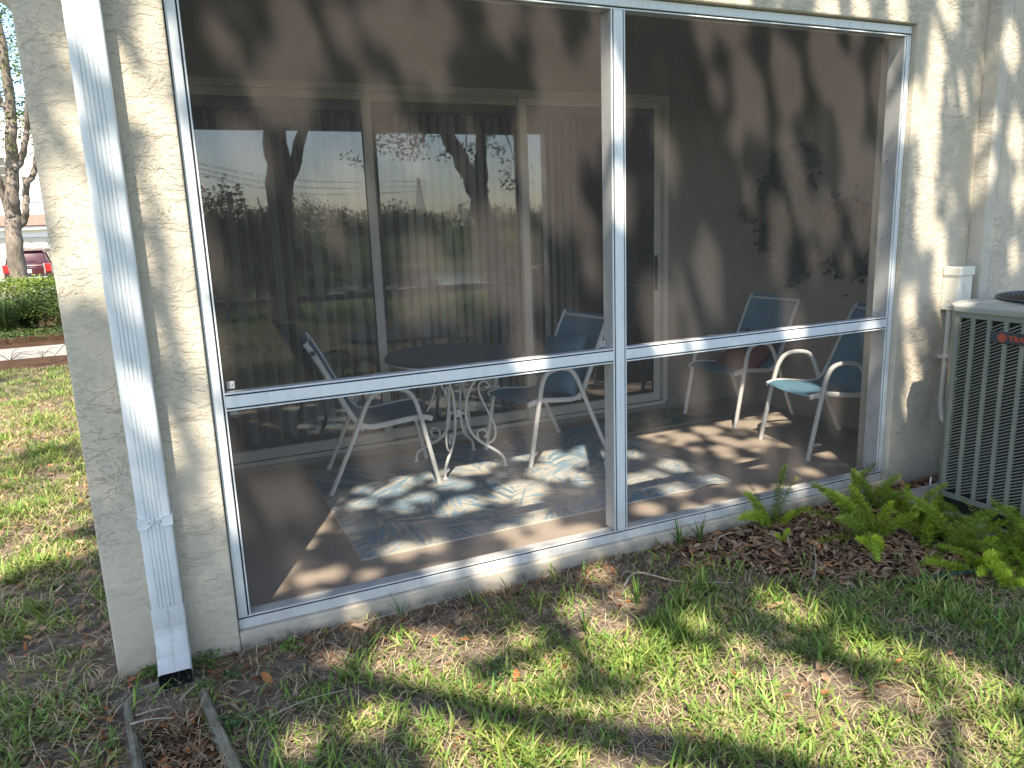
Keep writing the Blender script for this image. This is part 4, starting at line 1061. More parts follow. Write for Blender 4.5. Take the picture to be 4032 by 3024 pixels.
SUNV = np.array(SUN)
PATCH = np.array([(-0.281,1.799,0.04),(-0.239,2.008,0.04),(-0.261,1.757,0.04),(-0.329,1.587,0.048),(-0.29,1.542,0.056),(-0.33,1.441,0.048),(-0.292,1.379,0.048),(-0.379,1.325,0.04),(-0.283,1.288,0.032),(-0.018,2.144,0.04),(-0.027,2.019,0.04),(-0.032,2.088,0.032),(-0.039,1.861,0.04),(-0.03,1.76,0.04),(-0.052,1.642,0.032),(-0.025,1.566,0.048),(-0.024,1.459,0.04),(-0.02,1.365,0.04),(-0.029,1.223,0.032),(-0.027,1.11,0.032),(-0.011,0.993,0.032),(-0.079,1.875,0.032),(-0.152,1.993,0.049),(-0.145,1.901,0.042),(-0.143,1.573,0.028),(-0.146,1.134,0.028),(-0.161,0.793,0.042),(-0.155,0.727,0.035),(-0.143,1.372,0.028),(0.773,-0.718,0.176),(0.707,-0.76,0.112),(0.88,-0.899,0.096),(1.494,-0.686,0.096),(1.587,-0.937,0.112),(1.681,-1.267,0.144),(1.763,-1.433,0.08),(1.911,-1.534,0.096),(1.991,-1.752,0.128),(2.098,-1.976,0.128),(2.172,-2.132,0.176),(2.265,-2.326,0.192),(2.352,-2.506,0.176),(2.469,-1.386,0.08),(2.408,-1.176,0.08),(0.979,-1.297,0.144),(1.105,-1.519,0.112),(1.175,-1.754,0.128),(1.418,-1.761,0.128),(1.524,-1.926,0.128),(2.804,-2.589,0.112),(2.826,-2.731,0.096),(2.906,-2.25,0.08),(1.331,-1.183,0.08),(1.201,-1.219,0.08),(0.658,-1.153,0.08),(1.775,-2.093,0.128),(1.888,-2.228,0.128),(1.333,-0.046,0.048),(0.265,0.191,0.048),(1.589,-0.293,0.064),(2.758,-2.022,0.064),(0.472,-0.12,0.048),(1.255,-1.552,0.112),(1.672,-1.831,0.112),(1.785,-1.691,0.08),(2.486,-2.376,0.096),(2.522,-2.648,0.128),(2.267,-1.817,0.08),(2.959,-2.406,0.096),(1.014,-1.586,0.096),(0.429,-1.134,0.064),(1.699,-0.685,0.064),(1.039,-0.76,0.064),(0.756,-1.036,0.08),(0.919,-1.361,0.08),(1.168,-1.388,0.08),(1.358,-1.551,0.08),(1.506,-1.72,0.096),(1.643,-2.065,0.096),(1.87,-1.963,0.08),(2.603,-1.827,0.08),(2.655,-2.239,0.08),(2.739,-2.511,0.096),(2.727,-2.755,0.096),(2.41,-2.036,0.08),(2.432,-2.5,0.096),(2.131,-1.505,0.064),(1.979,-1.155,0.064),(1.217,-0.785,0.064),(0.428,-0.528,0.064),(-1.974,3.483,0.168),(-1.693,2.97,0.14),(-1.736,2.542,0.168),(-1.509,2.216,0.14),(-1.378,2.205,0.112),(-1.61,2.056,0.112),(0.419,2.182,0.076),(0.583,2.207,0.051),(0.687,2.245,0.043),(0.824,2.207,0.093),(0.954,2.264,0.06),(0.909,2.131,0.068),(1.203,2.314,0.068),(1.402,2.26,0.068),(1.417,2.069,0.076),(1.433,1.872,0.076),(1.483,1.669,0.06),(1.557,1.495,0.051),(1.6,1.296,0.051),(1.649,2.276,0.051),(1.096,1.287,0.068),(0.777,1.234,0.06),(0.806,1.377,0.043),(0.49,1.496,0.043),(0.466,1.614,0.034),(2.178,2.31,0.06),(2.26,2.064,0.043),(2.372,1.866,0.043),(2.416,2.149,0.051),(2.506,1.95,0.051),(2.638,2.118,0.043),(2.603,2.258,0.043),(2.746,1.699,0.068),(2.681,1.827,0.051),(2.816,1.522,0.068),(2.883,2.356,0.06),(2.951,2.236,0.068),(3.006,2.111,0.068),(3.063,1.962,0.068),(3.107,1.809,0.068),(3.167,1.651,0.06),(3.228,1.511,0.043),(2.226,1.304,0.076),(2.257,1.128,0.051),(2.65,1.282,0.051),(3.007,1.448,0.051),(3.117,1.257,0.043),(2.152,0.96,0.043),(2.464,1.595,0.043),(2.893,1.269,0.043),(0.157,2.151,0.043),(0.274,1.978,0.043),(-0.799,3.095,0.078),(-0.617,3.024,0.056),(0.016,1.727,0.056),(0.019,1.447,0.067),(0.013,1.116,0.067),(0.002,0.757,0.056),(0.151,0.519,0.056),(0.021,0.484,0.045),(0.209,1.787,0.067),(0.37,1.995,0.078),(0.57,1.682,0.067),(0.704,1.924,0.078),(0.873,1.305,0.09),(0.816,1.782,0.056),(0.582,0.636,0.078),(0.747,0.595,0.056),(0.818,0.15,0.067),(1.057,0.051,0.09),(0.784,2.309,0.056),(1.268,0.968,0.078),(1.21,1.378,0.134),(1.397,1.72,0.134),(1.536,1.952,0.112),(1.679,2.062,0.112),(1.319,0.602,0.09),(1.414,0.239,0.123),(1.24,0.245,0.09),(1.544,0.269,0.09),(1.138,0.559,0.067),(1.749,1.587,0.067),(1.96,1.056,0.101),(2.139,1.167,0.09),(2.163,0.679,0.078),(1.945,0.427,0.078),(1.971,1.767,0.078),(2.314,2.398,0.09),(2.455,2.026,0.09),(2.673,2.119,0.09),(2.905,2.218,0.101),(3.086,2.076,0.101),(3.312,2.095,0.09),(3.495,1.951,0.078),(2.97,1.466,0.078),(3.209,1.447,0.078),(2.658,1.47,0.067),(2.764,0.961,0.078),(2.428,0.71,0.067),(2.386,0.204,0.067),(2.211,0.235,0.067),(2.639,0.33,0.067),(2.832,0.188,0.067),(3.092,0.458,0.056),(3.835,1.99,0.056),(3.327,0.815,0.056),(3.571,0.928,0.056),(0.278,0.497,0.056),(0.464,0.366,0.045),(3.266,1.604,0.112),(3.368,1.212,0.067),(3.114,1.624,0.067),(3.663,2.384,0.065),(3.657,2.229,0.065),(3.648,2.072,0.065),(3.634,1.89,0.065),(3.637,1.705,0.065),(3.641,1.516,0.065),(3.642,1.347,0.065),(3.778,1.268,0.046),(3.818,1.09,0.046),(3.815,0.963,0.039),(3.607,0.671,0.039),(3.661,0.508,0.052),(3.64,0.351,0.039),(3.746,2.411,0.039),(3.344,2.404,0.065),(3.095,2.386,0.052),(4.049,1.508,0.052),(4.034,1.754,0.039),(4.142,2.13,0.065),(4.254,1.665,0.065),(4.32,1.371,0.052),(4.337,1.014,0.039)])
def lit(P, extra=0.0):
    """does a leaf here cast its shadow on one of the open sun flecks (wall plane y=0 coordinates)"""
    t = P[:, 1]/SUNV[1]; Q = P - t[:, None]*SUNV; out = np.zeros(len(P), bool)
    for (x, z, r) in PATCH:
        dx = Q[:, 0]-x; dz = Q[:, 2]-z; ds_ = dx*SUNV[0] + dz*SUNV[2]
        out |= (dx*dx + dz*dz - ds_*ds_) < (r*PSC+PAD+extra)**2
    return out
PSC, PAD = 1.0, 0.01

def limb(name, pts, r0, r1, root, mat, n=9, wob=0.05, sub=5):
    c = catmull(pts, sub); m = len(c)
    R = [(r0 + (r1-r0)*(i/(m-1))**0.8)*(1+0.06*math.sin(i*2.1+r0*50)) for i in range(m)]
    c = [p + Vector((wob*r0*math.sin(i*1.3+p.z), wob*r0*math.cos(i*1.7), 0))*3 for i, p in enumerate(c)]
    return tube(name, c, R, mat, root, n=n)

# ------------------------------------------------------------------ oaks behind the viewer: they throw the dappled shade and show in the glass
MX, MY = -0.09, 7.01
def refl(az, L): return (MX + L*math.sin(rad(az)), MY - L*math.cos(rad(az)))
def clump_points(cent, rad_, n, rg=RNG):
    d = rg.normal(size=(n, 3)); d /= np.linalg.norm(d, axis=1, keepdims=True)
    return cent + d*(rg.random((n, 1))**0.45)*np.array(rad_)
oakA = thing('oak_tree', 'large forked oak behind the viewer, reflected in the left door glass', 'tree', (*refl(7.6, 15), -0.25))
ax_, ay_ = refl(7.6, 15); zA = float(gh(ax_, ay_))
limb('trunk', [(ax_, ay_, zA-0.1), (ax_-0.01, ay_, 1.0), (ax_+0.06, ay_+0.02, 2.0), (ax_+0.10, ay_, 2.9), (ax_+0.02, ay_+0.1, 3.9), (ax_-0.2, ay_+0.3, 5.0)], 0.27, 0.19, oakA, M['bark'], 12, 0.03)
LA = [[(ax_+0.15, ay_, 2.2), (ax_+0.45, ay_+0.05, 2.9), (ax_+0.75, ay_+0.2, 3.8), (ax_+1.3, ay_+1.0, 5.2), (ax_+2.0, ay_+2.6, 6.6)],
      [(ax_-0.15, ay_+0.25, 4.7), (ax_-0.9, ay_+1.0, 5.7), (ax_-2.2, ay_+2.0, 6.5), (ax_-4.0, ay_+3.2, 7.2), (ax_-5.6, ay_+3.9, 7.6)],
      [(ax_-0.2, ay_+0.3, 4.8), (ax_-0.6, ay_+1.5, 6.0), (ax_-1.2, ay_+3.0, 6.9), (ax_-1.7, ay_+4.6, 7.4)],
      [(ax_-0.2, ay_+0.3, 5.0), (ax_+0.1, ay_+1.2, 6.3), (ax_+0.3, ay_+2.8, 7.3), (ax_+0.2, ay_+4.4, 7.8)],
      [(ax_-0.2, ay_+0.3, 5.0), (ax_-0.5, ay_-0.6, 6.2), (ax_-1.2, ay_-1.8, 7.6), (ax_-1.6, ay_-2.9, 8.8)],
      [(ax_-0.9, ay_+1.0, 5.7), (ax_-2.4, ay_+1.0, 6.6), (ax_-4.2, ay_+0.8, 7.6), (ax_-5.8, ay_+1.0, 8.2)],
      [(ax_+0.75, ay_+0.2, 3.8), (ax_+1.6, ay_-0.4, 5.2), (ax_+2.6, ay_-1.4, 6.8), (ax_+3.3, ay_-2.2, 8.0)]]
for i, l in enumerate(LA): limb('limb', l, 0.15 if i < 4 else 0.12, 0.03, oakA, M['bark'], 8, 0.04)
rb = random.Random(5)
for l in LA:
    for k in range(2, len(l)):
        b = Vector(l[k])
        for j in range(2):
            e = b + Vector((rb.uniform(-1, 1), rb.uniform(-0.6, 1.1), rb.uniform(0.0, 0.8)))*1.1
            limb('twig', [b, b.lerp(e, 0.5)+Vector((rb.uniform(-.1, .1), rb.uniform(-.1, .1), .1)), e], 0.030, 0.008, oakA, M['bark'], 5, 0.1, 3)
# leaves: dense where they shade the patio front, open at the sun flecks
nC = 2300
cx = RNG.uniform(-1.6, 5.0, nC); cz = RNG.uniform(-3.6, 3.4, nC); hh = RNG.uniform(5.8, 9.2, nC)
t_ = (hh-cz)/SUNV[2]; cent = np.stack([cx, np.zeros(nC), cz], 1) + t_[:, None]*SUNV
P = np.repeat(cent, 56, axis=0); P = P + RNG.normal(size=P.shape)*np.array([0.20, 0.20, 0.14])
P = P[~lit(P)]
sz = RNG.uniform(0.055, 0.095, len(P))
leaf_obj('crown', P, sz, oakA, (0.055, 0.085, 0.022), 0.45, 0.6)
# the rest of the crown, away from the house
nC = 420
th = RNG.uniform(0, 2*np.pi, nC); rr = 5.2*np.sqrt(RNG.random(nC)); cent = np.stack([ax_-0.8+rr*np.cos(th), ay_-1.2+rr*np.sin(th)*0.8, 7.6+1.9*RNG.uniform(-1, 1, nC)], 1)
P = clump_points(np.repeat(cent, 30, axis=0), (0.5, 0.5, 0.32), nC*30); P = P[~lit(P)]; P = P[P[:, 1] < -6.2]
leaf_obj('outer_crown', P, RNG.uniform(0.09, 0.14, len(P)), oakA, (0.055, 0.085, 0.022), 0.5, 0.5)

oakB = thing('oak_tree', 'leaning oak behind the viewer, reflected in the middle door glass', 'tree', (*refl(23.2, 15), -0.25))
bx0, by0 = refl(23.3, 15); zB = float(gh(bx0, by0))
def rp(az, el, L=15): return (*refl(az, L), 1.5 + L*math.tan(rad(el)))
limb('trunk', [(bx0+0.05, by0, zB-0.1), rp(23.2, -2.9), rp(22.6, 0.0), rp(22.0, 2.4), rp(21.3, 4.0), rp(20.3, 6.0), rp(19.0, 9.0), rp(18.5, 14)], 0.26, 0.10, oakB, M['bark'], 12, 0.03)
limb('limb', [rp(22.3, 2.2), rp(22.4, 4.0), rp(22.5, 6.0), rp(22.9, 9.5), rp(24, 14)], 0.16, 0.06, oakB, M['bark'], 9, 0.03)
limb('limb', [rp(22.9, 9.5), rp(25, 12), rp(29, 15), rp(34, 18)], 0.08, 0.02, oakB, M['bark'], 7)
limb('limb', [rp(18.8, 10), rp(16, 12.5), rp(13, 14), rp(9, 16)], 0.08, 0.02, oakB, M['bark'], 7)
for (a, b, c) in (((19.2, 8.5), (16.5, 7.6), (14.2, 6.0)), ((22.6, 7.0), (24.2, 6.6), (25.0, 4.0)), ((19.4, 8.0), (18.0, 6.6), (17.2, 4.6)), ((22.6, 8.0), (21.6, 7.0), (21.3, 5.0))):
    limb('hanging_branch', [rp(*a), rp(*b), rp(*c)], 0.028, 0.006, oakB, M['bark'], 5)
cl = [rp(RNG.uniform(13.0, 20.5), RNG.uniform(4.6, 8.2), RNG.uniform(13.6, 15.5)) for _ in range(34)] + [rp(RNG.uniform(21, 25.5), RNG.uniform(2.6, 8), RNG.uniform(13.8, 15.6)) for _ in range(34)]
cl = np.array(cl); cl = cl[~((cl[:, 2] < 2.6) & (RNG.random(len(cl)) < 0.5))]
P = clump_points(np.repeat(cl, 22, axis=0), (0.20, 0.20, 0.14), len(cl)*22)
leaf_obj('hanging_foliage', P, RNG.uniform(0.06, 0.10, len(P)), oakB, (0.05, 0.08, 0.02), 0.5)
nC = 520; th = RNG.uniform(0, 2*np.pi, nC); rr = 4.6*np.sqrt(RNG.random(nC)); cent = np.stack([bx0-0.6+rr*np.cos(th), by0-0.4+rr*np.sin(th), 7.4+1.9*RNG.uniform(-1, 1, nC)], 1)
P = clump_points(np.repeat(cent, 32, axis=0), (0.5, 0.5, 0.34), nC*32); P = P[~lit(P)]
leaf_obj('crown', P, RNG.uniform(0.08, 0.13, len(P)), oakB, (0.055, 0.085, 0.022), 0.5)

oakC = thing('oak_tree', 'oak left of the house shading the side lawn', 'tree', (-7.5, -1.5, -0.2))
limb('trunk', [(-7.5, -1.5, -0.3), (-7.45, -1.45, 1.5), (-7.3, -1.4, 3.2), (-7.0, -1.2, 4.6)], 0.26, 0.18, oakC, M['bark'], 10)
for e in ((-4.8, -0.5, 7.2), (-6.2, 1.6, 7.4), (-9.0, 0.6, 7.5), (-8.6, -3.2, 7.6), (-5.6, -3.4, 7.2), (-6.5, 4.2, 7.8)):
    v = Vector(e); s = Vector((-7.05, -1.25, 4.3)); limb('limb', [s, s.lerp(v, 0.4)+Vector((0, 0, .3)), s.lerp(v, 0.75), v], 0.13, 0.03, oakC, M['bark'], 7)
nC = 620; th = RNG.uniform(0, 2*np.pi, nC); rr = np.sqrt(RNG.random(nC)); cent = np.stack([-6.6+4.4*rr*np.cos(th), 0.4+6.0*rr*np.sin(th), 7.4+1.5*RNG.uniform(-1, 1, nC)], 1)
g_ = noise2(cent[:, 0], cent[:, 1], 1.9, 2, 3); cent = cent[g_ > -0.08]
P = clump_points(np.repeat(cent, 30, axis=0), (0.42, 0.42, 0.3), len(cent)*30); P = P[~lit(P, 0.03)]
leaf_obj('crown', P, RNG.uniform(0.09, 0.14, len(P)), oakC, (0.055, 0.085, 0.022), 0.5)

shade_oak = thing('oak_tree', 'unseen oak added far behind the viewer to shade the slope to the pond', 'tree', (-2.0, -17.0, -0.8))  # added tree, out of view, darkens the lawn mirrored in the door glass
limb('trunk', [(-2.0, -17.0, -1.0), (-1.95, -17, 1.5), (-1.8, -17, 3.5), (-1.5, -17.1, 5.2)], 0.28, 0.18, shade_oak, M['bark'], 10)
for e in ((2.5, -16, 7.6), (4.0, -19.5, 8), (-4.5, -15, 7.8), (-4, -19.5, 8), (0.5, -21, 8.2), (6.0, -17.5, 7.9)):
    v = Vector(e); s = Vector((-1.5, -17.1, 5.0)); limb('limb', [s, s.lerp(v, 0.4)+Vector((0, 0, .3)), s.lerp(v, 0.75), v], 0.13, 0.03, shade_oak, M['bark'], 7)
nC = 620; th = RNG.uniform(0, 2*np.pi, nC); rr = np.sqrt(RNG.random(nC)); cent = np.stack([1.5+8.0*rr*np.cos(th), -18+5.5*rr*np.sin(th), 8.2+1.6*RNG.uniform(-1, 1, nC)], 1)
P = clump_points(np.repeat(cent, 26, axis=0), (0.6, 0.6, 0.35), nC*26)
leaf_obj('crown', P, RNG.uniform(0.14, 0.20, len(P)), shade_oak, (0.055, 0.085, 0.022), 0.5)

# tall columnar hedge bush in the reflection
bsx, bsy = refl(4.2, 16.5)
bush = thing('tall_bush', 'tall spiky evergreen bush reflected at the left of the door glass', 'bush', (bsx, bsy, -0.4))
P = []
for k in range(70):
    x = RNG.uniform(-1.3, 0.85); y = RNG.uniform(-0.6, 0.6); hgt = 3.05 - 0.75*max(0, x/0.85)**2 - RNG.uniform(0, 0.5)
    z = RNG.uniform(0.0, 1.0, 130)**0.8*hgt; w = 0.16*(1-(z/hgt)**3)+0.02
    P.append(np.stack([bsx+x+RNG.normal(size=130)*w, bsy+y+RNG.normal(size=130)*w, -0.4+z], 1))
P = np.concatenate(P); leaf_obj('foliage', P, RNG.uniform(0.07, 0.12, len(P)), bush, (0.018, 0.036, 0.012), 0.35, 0.2)
for k in range(7): limb('stem', [(bsx-1.1+0.3*k, bsy, -0.5), (bsx-1.1+0.3*k+0.05, bsy, 1.0), (bsx-1.05+0.28*k, bsy, 2.2)], 0.03, 0.012, bush, M['bark'], 6)
# lower shrubs on the slope down to the pond
for i, (az, L, h, w, lab) in enumerate(((3.0, 21, 2.7, 1.8, 'low dark shrub reflected at the far left, below the tall bush'), (6.5, 23, 2.6, 1.8, 'rounded shrub reflected behind the forked oak trunk'), (10.0, 22, 2.0, 1.8, 'low shrub reflected right of the forked oak trunk'), (13.2, 24, 1.7, 1.7, 'wide low shrub reflected near the pond edge'), (16.6, 23, 1.05, 1.2, 'small shrub reflected beside the pond water'), (25.5, 22, 1.6, 1.7, 'broad shrub reflected right of the leaning oak'))):
    x, y = refl(az, L); z0 = float(gh(x, y)); sh = thing('pond_shrub', lab, 'shrub', (x, y, z0), group='shrubs by the pond')
    P = clump_points(np.repeat(np.stack([x+RNG.normal(size=40)*w*0.42, y+RNG.normal(size=40)*w*0.4, z0+h*RNG.uniform(0.25, 0.9, 40)], 1), 45, axis=0), (0.32, 0.32, 0.25), 1800)
    P[:, 2] = np.clip(P[:, 2], z0+0.03, None)
    leaf_obj('foliage', P, RNG.uniform(0.09, 0.16, len(P)), sh, (0.020, 0.034, 0.010) if i % 2 else (0.013, 0.025, 0.008), 0.4)
    for k in range(4): limb('stem', [(x, y, z0-0.1), (x+rb.uniform(-.3, .3), y+rb.uniform(-.3, .3), z0+h*0.4), (x+rb.uniform(-.6, .6), y+rb.uniform(-.5, .5), z0+h*0.75)], 0.025, 0.008, sh, M['bark'], 5)
# far bank: pale reeds and bushes, and the distant wood
P = []
for k in range(150):
    az = RNG.uniform(-6, 42); L = RNG.uniform(54, 72); x, y = refl(az, L); z0 = float(gh(x, y)); h = RNG.uniform(0.8, 2.0)
    P.append(clump_points(np.array([x, y, z0+h*0.5]), (1.6, 1.2, h*0.5), 170))
P = np.concatenate(P); o = leaf_obj('bank_vegetation', P, RNG.uniform(0.16, 0.30, len(P)), None, (0.085, 0.125, 0.035), 0.5); prop(o, 'pale green reeds and bushes along the far pond bank', 'vegetation', kind='stuff')
P = []
for k in range(190):
    az = RNG.uniform(-14, 50); L = RNG.uniform(92, 125); x, y = refl(az, L); h = RNG.uniform(3.0, 4.9)*(1.0 + 0.16*math.sin(az*0.9))*(1.25 if az < 12 else 0.95)
    P.append(clump_points(np.array([x, y, h*0.5]), (3.4, 2.6, h*0.52), 330))
P = np.concatenate(P); o = leaf_obj('distant_wood', P, RNG.uniform(0.28, 0.50, len(P)), None, (0.045, 0.075, 0.025), 0.6); prop(o, 'distant dark green wood beyond the pond', 'wood', kind='stuff')
# transmission tower and its wires
px_, py_ = refl(17.7, 420); PT = 1.5+420*math.tan(rad(3.5))
M['steel'] = simple('galvanised_steel', (0.30, 0.31, 0.32), 0.5, metal=0.4)
tw = thing('transmission_tower', 'lattice power line tower far beyond the pond', 'pylon', (px_, py_, 0))
def tq(z): return 2.6*(1-z/PT)**1.3+0.5
for sx in (-1, 1):
    for sy in (-1, 1):
        tube('leg', [(px_+sx*tq(z), py_+sy*tq(z), z) for z in np.linspace(-1, PT, 6)], 0.16, M['steel'], tw, n=4)
V, F = [], []
zs = np.linspace(1, PT*0.97, 9)
for i in range(8):
    a, b = tq(zs[i]), tq(zs[i+1])
    for sy in (-1, 1):
        sweep([(px_-a, py_+sy*a, zs[i]), (px_+b, py_+sy*b, zs[i+1])], 0.09, 4, V=V, F=F); sweep([(px_+a, py_+sy*a, zs[i]), (px_-b, py_+sy*b, zs[i+1])], 0.09, 4, V=V, F=F)
link('bracing', pyme(V, F), M['steel'], tw)
arms = []
for zz in (PT*0.72, PT*0.82, PT*0.92):
    for s in (-1, 1):
        tube('cross_arm', [(px_, py_, zz+0.5), (px_+s*4.5, py_, zz)], 0.14, M['steel'], tw, n=4); arms.append((px_+s*4.5, py_, zz))
for i, a in enumerate(arms):
    e = refl(-16-1.2*i, 170); ez = 30+2.2*(i//2); mid = Vector(a).lerp(Vector((*e, ez)), 0.5) - Vector((0, 0, 9))
    w = tube('power_line', catmull([a, mid, (*e, ez)], 10), 0.06, M['steel'], None, n=4)
    prop(w, f"{('lowest', 'middle', 'topmost')[i//2]} thin power line on the {('left', 'right')[i % 2]} arm of the far tower", 'wire', 'power lines of the tower')

# ------------------------------------------------------------------ street side, left of the house
oakD = thing('street_tree', 'grey barked multi stemmed tree in front of the parked car', 'tree', (-3.57, 20.1, -0.4))
Yt = 20.1; k0 = lambda L: [(x, Yt+(0.12 if i % 2 else 0), z) for i, (x, z) in enumerate(L)]
limb('trunk', k0([(-3.60, -0.5), (-3.58, 0.5), (-3.54, 1.53), (-3.47, 2.19), (-3.42, 2.57), (-3.33, 3.31), (-3.23, 4.04), (-3.15, 4.7), (-3.10, 6.2), (-3.2, 7.8)]), 0.235, 0.09, oakD, M['bark2'], 14, 0.015)
limb('limb', k0([(-3.30, 3.25), (-3.12, 3.49), (-2.97, 3.86), (-2.88, 4.23), (-2.79, 4.7), (-2.6, 6.2)]), 0.10, 0.05, oakD, M['bark2'], 9, 0.03)
limb('limb', k0([(-3.50, 1.75), (-3.27, 2.02), (-3.17, 2.28), (-3.13, 2.65), (-3.05, 2.93), (-2.89, 3.16), (-2.74, 3.58), (-2.68, 3.81), (-2.55, 4.3), (-2.1, 5.6)]), 0.095, 0.06, oakD, M['bark2'], 9, 0.03)
limb('limb', k0([(-2.93, 3.12), (-2.72, 3.35), (-2.60, 3.6), (-2.40, 4.4)]), 0.05, 0.03, oakD, M['bark2'], 7, 0.03)
limb('limb', k0([(-3.50, 2.1), (-3.60, 2.6), (-3.66, 3.1), (-3.70, 3.8), (-3.9, 5.2)]), 0.12, 0.06, oakD, M['bark2'], 9, 0.03)
limb('limb', k0([(-3.18, 4.5), (-3.35, 5.0), (-3.45, 5.8), (-3.7, 7.2)]), 0.07, 0.03, oakD, M['bark2'], 7, 0.03)
nC = 330; cent = np.stack([RNG.uniform(-7.5, -0.2, nC), RNG.uniform(17.6, 23.5, nC), RNG.uniform(4.3, 9.0, nC)], 1)
cent = np.concatenate([cent, np.array([(-3.45, 19.8, 3.75), (-3.6, 19.7, 4.1), (-2.75, 20.6, 3.75), (-2.9, 20.9, 4.0), (-2.5, 20.4, 4.2), (-3.4, 20.8, 4.9), (-3.0, 20.7, 5.0), (-3.2, 20.9, 4.4)])])
P = clump_points(np.repeat(cent, 60, axis=0), (0.45, 0.45, 0.30), len(cent)*60)
leaf_obj('crown', P, RNG.uniform(0.07, 0.12, len(P)), oakD, (0.11, 0.17, 0.035), 0.5, 0.4, 0.35, 0.2)

def shrub(name, lab, cat, x0, x1, y0, y1, h, n, base, size=(0.045, 0.08), stems=6, boxy=0.0):
    z0 = float(gh((x0+x1)/2, (y0+y1)/2)); r = thing(name, lab, cat, ((x0+x1)/2, (y0+y1)/2, z0))
    u = RNG.uniform(-1, 1, n); v = RNG.uniform(-1, 1, n); w = RNG.random(n)
    sh = 1-np.maximum(np.abs(u), np.abs(v))**(4 if boxy else 2)*(0.25 if boxy else 0.6)
    P = np.stack([(x0+x1)/2+u*(x1-x0)/2, (y0+y1)/2+v*(y1-y0)/2, z0+0.12+(h-0.12)*sh*(1-(1-w)**1.7)*(0.93+0.1*noise2(u*(x1-x0)*3, v*3, 3, 2, 2))], 1) + RNG.normal(size=(n, 3))*0.03
    leaf_obj('foliage', P, RNG.uniform(*size, n), r, base, 0.55, 0.7, 0.4, 0.25)
    for k in range(stems):
        a = x0+(x1-x0)*(k+0.5)/stems; b = (y0+y1)/2; limb('stem', [(a, b, z0-0.05), (a+rb.uniform(-.1, .1), b+rb.uniform(-.1, .1), z0+h*0.4), (a+rb.uniform(-.25, .25), b+rb.uniform(-.2, .2), z0+h*0.8)], 0.016, 0.006, r, M['bark'], 5)
    return r
shrub('clipped_hedge', 'bright green clipped hedge below the street tree', 'hedge', -6.5, -1.2, 18.3, 19.5, 1.02, 15000, (0.17, 0.25, 0.045), (0.05, 0.085), 10, 1.0)
shrub('leafy_shrub', 'dark leafy shrub with bare stems beside the wall corner', 'shrub', -3.05, -1.5, 14.2, 16.2, 0.98, 6500, (0.055, 0.09, 0.02), (0.045, 0.08), 9)
shrub('low_groundcover', 'low green groundcover at the edge of the mulch border', 'groundcover', -3.1, -1.6, 12.9, 13.9, 0.16, 1500, (0.06, 0.10, 0.025), (0.03, 0.06), 3)
# strap leaf clump
def straps(n, h0, h1, w, spread, rg, base, seg=5, root=0.12):
    V = []; q = []; C = []
    az = rg.uniform(0, 2*np.pi, n); L = rg.uniform(h0, h1, n); le = rg.uniform(0.15, 1.0, n)*spread; br = rg.uniform(0, root, n); cb = leaf_cols(n, base, 0.35, rg, 0.15)
    ts = np.linspace(0, 1, seg+1)
    dx, dy = np.cos(az), np.sin(az); sx, sy = -dy, dx
    for i, t in enumerate(ts):
        rr_ = br + L*le*t**1.5; zz = L*(t - 0.45*le*t**2.4); ww = w*(1-t**2.2)+0.0008
        for s in (-1, 1): V.append(np.stack([dx*rr_ + s*sx*ww/2, dy*rr_ + s*sy*ww/2, zz], 1)); C.append(cb)
    V = np.stack(V, 1).reshape(-1, 3); C = np.stack(C, 1).reshape(-1, 3); k = 2*(seg+1); b = np.arange(n)*k
    for i in range(seg): q.append(np.stack([b+2*i, b+2*i+1, b+2*i+3, b+2*i+2], 1))
    return V, np.concatenate(q), C
fc = thing('strap_leaf_clump', 'dark green clump of long strap leaves in the mulch border', 'plant', (-3.05, 14.3, float(gh(-3.05, 14.3))))
for dx_, dy_ in ((0, 0), (-0.55, 0.15), (0.35, 0.35), (-1.1, 0.0)):
    V, q, C = straps(330, 0.6, 1.05, 0.014, 0.75, RNG, (0.03, 0.06, 0.02)); V = V + np.array([dx_, dy_, 0.0]); link('leaf_tuft', np_mesh(V, [q], C), M['grass'], fc, local=True)
# dead twigs by the path
for i, (x, y, lab) in enumerate(((-2.35, 10.15, 'bare dead branch lying at the edge of the footpath'), (-1.95, 10.2, 'small dark dead branch on the footpath by the wall corner'), (-2.75, 10.1, 'thin dead twig standing at the footpath edge, leftmost'))):
    z0 = float(gh(x, y)); tw_ = thing('dead_branch', lab, 'branch', (x, y, z0))
    for k in range(5):
        a = rb.uniform(0, 6.28); e = Vector((x+math.cos(a)*rb.uniform(.08, .34), y+math.sin(a)*0.25, z0+rb.uniform(0.02, 0.16)))
        tube('twig', catmull([(x, y, z0), Vector((x, y, z0)).lerp(e, 0.5)+Vector((0, 0, .06)), e], 3), [0.005]*3+[0.004]*2+[0.003]*2, M['bark'], tw_, n=5)

